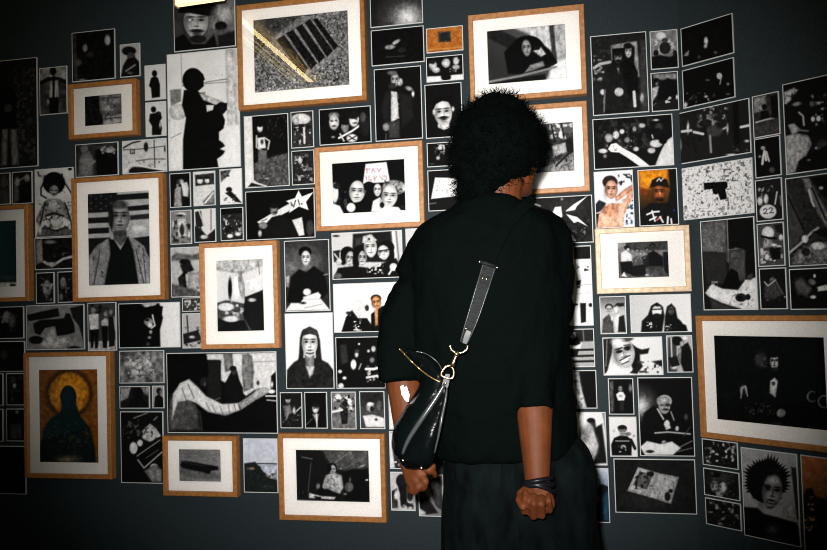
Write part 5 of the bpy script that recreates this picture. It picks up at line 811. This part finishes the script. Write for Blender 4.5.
bm = bmesh.new()
def bagloft(keys, n=18):
    rows = resample(keys, n)
    for a, b in zip(rows, rows[1:]): add_capsule(bm, at(*a[:3]), a[3], at(*b[:3]), b[3], 14)
def wide(keys, n=18):
    rows = resample(keys, n); rings = []
    for x0, x1, y, d0, d1, th in rows:
        a, b = at(x0, y, d0), at(x1, y, d1); m_ = (a+b)/2; ex = (b-a)/2; pts = []
        for k in range(20):
            an = 2*math.pi*k/20; pts.append(m_ + ex*math.copysign(abs(math.cos(an))**.8, math.cos(an)) + hf*th*math.sin(an))
        rings.append(pts)
    add_loft(bm, rings)
# near gusset, narrow at the ring and wide at the base
wide([(443, 449, 379, 1.555, 1.555, .008), (437, 449, 392, 1.555, 1.55, .014), (426, 445, 410, 1.56, 1.545, .024), (412, 440, 432, 1.565, 1.54, .034), (401, 437, 450, 1.565, 1.54, .034), (399, 434, 460, 1.565, 1.54, .030), (405, 428, 468, 1.57, 1.55, .018)])
# far side and the folded top edge
wide([(398, 404, 347, 1.63, 1.62, .010), (404, 428, 354, 1.63, 1.60, .020), (416, 441, 366, 1.61, 1.58, .028), (420, 445, 380, 1.60, 1.57, .034), (409, 436, 402, 1.60, 1.57, .036), (395, 420, 425, 1.595, 1.57, .036), (391.5, 415, 446, 1.595, 1.57, .036), (396, 412, 458, 1.59, 1.57, .025)])
bb = fused('bag_body', bm, .0045, 6, LEATHER)
for v in bb.data.vertices:
    c = v.co; v.co = c + v.normal*(.0035*noise.noise(Vector((c.x*30, c.y*30, c.z*12))) + .0015*noise.noise(c*60))
bb.data.update()
sling(bb)
tree_b = BVHTree.FromPolygons([v.co.copy() for v in bb.data.vertices], [tuple(p.vertices) for p in bb.data.polygons])
def edge(pts, r, off=.002, n=22, tree=None, fall=1.56): return [hit(tree or tree_b, x, y, off, fall) for x, y in resample(pts, n)]
def soften(P, it=3):
    for _ in range(it): P = [P[0]] + [(a + b*2 + c)/4 for a, b, c in zip(P, P[1:], P[2:])] + [P[-1]]
    return P
for pts, r in ((((444.5, 384), (438, 395), (428, 410), (417, 426), (407.5, 441), (402.5, 454)), .0038), (((447, 388), (445.5, 400), (442, 417), (438.5, 435), (434.5, 453)), .0022)):  # tubes added to catch the flash as highlights along the bag edges
    bm = bmesh.new(); add_tube(bm, soften(edge(pts, r)), [r*(.5 + 1.0*math.sin(math.pi*(.1+.8*i/21))) for i in range(22)], 8); sling(obj('edge_highlight', bm, EDGEM, smooth=True), bb)
bm = bmesh.new(); add_tube(bm, soften(edge(((416, 351.5), (424, 353), (432, 357.5), (439, 364), (443, 373)), .002)), .0016, 8); sling(obj('edge_highlight', bm, EDGEM, smooth=True), bb)
bm = bmesh.new(); add_tube(bm, soften(edge(((399.5, 349), (404, 353.5), (412, 362), (422, 371), (432, 378), (440, 382)), .002, .001)), .0017, 6); sling(obj('zip', bm, ZIPM, smooth=True), bb)
bm = bmesh.new()                                    # leather lug that holds the ring
add_loft(bm, [[at(x-2.6*w, y, 1.545), at(x+2.6*w, y, 1.545), at(x+2.6*w, y, 1.553), at(x-2.6*w, y, 1.553)] for x, y, w in ((447.6, 374, .8), (446.4, 380, 1.2), (445, 386, 1.3), (443, 392, 1.0))])
sling(obj('lug', bm, EDGEM))
for x, y in ((445.3, 383.2), (403, 460.5), (421.5, 468)):
    bm = bmesh.new(); add_ball(bm, hit(tree_b, x, y, .006, 1.55), .0030, 2); sling(obj('rivet', bm, GOLD, smooth=True), bb)
# ring, swivel clasp and D ring
def circle(x, y, d, rx, ry, a0=0, a1=360, n=24): return [at(x + rx*math.cos(math.radians(a)), y + ry*math.sin(math.radians(a)), d) for a in np.linspace(a0, a1, n)]
bm = bmesh.new(); add_tube(bm, circle(459, 346.5, 1.535, 8.6, 6.4, -10, 190), .0026, 8); sling(obj('strap_ring', bm, GOLD, smooth=True))
bm = bmesh.new(); add_tube(bm, [at(x, y, 1.532) for x, y in ((457.5, 352), (455.5, 357), (453.5, 362), (452, 367))], [.005, .0036, .0042, .0052], 10)
add_ball(bm, at(456.5, 354, 1.53), .0055); sling(obj('clasp', bm, GOLD, smooth=True))
bm = bmesh.new(); add_tube(bm, [at(x, y, 1.54) for x, y in resample(((446.5, 366.5), (450, 365.6), (453.2, 369), (453.8, 375), (451, 378.6), (445.5, 377.5), (441.6, 375.6), (441.5, 372.5), (444, 368.5), (446.5, 366.5)), 36)[:-1]], .0027, 8, True); sling(obj('d_ring', bm, GOLD, smooth=True))
# strap: flat leather with raised edges, up the back and over the right shoulder
def strip(keys, th, tree, off, n=30, lift=0.0):
    rows = resample(keys, n); C_ = [hit(tree, x, y, off, 1.6) for x, y, w in rows]; C_ = soften(C_, 8); C_ = [c + Z*lift*(i/n) for i, c in enumerate(C_)]; rings = []
    for i, (c, (x, y, w)) in enumerate(zip(C_, rows)):
        t = (C_[min(i+1, n-1)] - C_[max(i-1, 0)]).normalized(); v = (Vector(EYE) - c).normalized(); s = t.cross(v).normalized()
        hw = w/2/F*1.58; rings.append([c + s*hw, c + s*hw + v*th, c - s*hw + v*th, c - s*hw])
    return rings
bm = bmesh.new(); R_ = strip([(490, 263, 14.5), (486, 276, 14), (481, 292, 13.5), (474, 314, 12.5), (468, 331, 10.5), (463.5, 343, 8)], .005, tree_k, .010); add_loft(bm, R_)
strap = sling(obj('strap', bm, STRAPM))
for a, b in ((0, 1), (3, 2)):
    bm = bmesh.new(); add_tube(bm, [r[b].lerp(r[2 if b == 1 else 1], .06) for r in R_], .0008, 6); sling(obj('strap_edge', bm, EDGEM, smooth=True), strap)
bm = bmesh.new(); add_loft(bm, strip([(469, 331, 5), (466.5, 337, 5.4), (464.5, 343.5, 4)], .003, tree_k, .017, 8)); sling(obj('strap_tip', bm, EDGEM), strap)
bm = bmesh.new(); add_loft(bm, strip([(490, 262, 11), (501, 240, 11), (516, 222, 11), (530, 211, 11), (534, 211, 11)], .003, tree_k, .016, 30, .03)); sling(obj('webbing', bm, JACKET))
bm = bmesh.new(); add_tube(bm, [hit(tree_k, x, y, .017) for x, y in ((479.5, 262), (485, 263), (491, 265), (497, 267.3))], .0046, 8); sling(obj('keeper', bm, STRAPM, smooth=True), strap)
for x, y, o_ in ((479.6, 261.8, .022), (497, 267.6, .022), (482.5, 278.2, .018), (486.3, 279, .018), (466, 328.6, .018)):
    bm = bmesh.new(); add_ball(bm, hit(tree_k, x, y, o_), .0026, 2); sling(obj('rivet', bm, GOLD, smooth=True), strap)
# added white cutout between arm and bag, in place of the bright gap
bm = bmesh.new()
add_loft(bm, [[at(x, y, 1.592) for x, y in q] for q in (((400.5, 386.5), (403, 385), (404.5, 388), (406.5, 386), (409.5, 395), (408.5, 402), (405.5, 401), (401.5, 394)),)] +
             [[at(x, y, 1.5935) for x, y in q] for q in (((400.5, 386.5), (403, 385), (404.5, 388), (406.5, 386), (409.5, 395), (408.5, 402), (405.5, 401), (401.5, 394)),)])
sling(obj('gap_patch', bm, PATCHM))

# ------------------------------------------------------------------ light: the flash of the camera, a dim teal fill added to lift the blacks
fl = bpy.data.lights.new('camera_flash', 'SPOT')
fl.energy = 560; fl.spot_size = math.radians(69); fl.spot_blend = 1.0; fl.shadow_soft_size = .018; fl.color = (1.0, .97, .95)
fo = bpy.data.objects.new('camera_flash', fl); COL.objects.link(fo)
fo.location = EYE - RIGHT*.035 + UP*.05
aim = at(415, 250, 3.0) - fo.location
fo.rotation_euler = aim.to_track_quat('-Z', 'Y').to_euler()
w = bpy.data.worlds.new('teal_fill'); S.world = w; w.use_nodes = True
bg = w.node_tree.nodes['Background']; bg.inputs[0].default_value = (.25, .9, .85, 1); bg.inputs[1].default_value = .022

S.view_settings.view_transform = 'Standard'; S.view_settings.look = 'None'
S.view_settings.exposure = 0.0; S.view_settings.gamma = 1.0; S.view_settings.use_curve_mapping = False
S.cycles.use_denoising = True
S.cycles.filter_width = 1.05
S.cycles.max_bounces = 6; S.cycles.transparent_max_bounces = 8
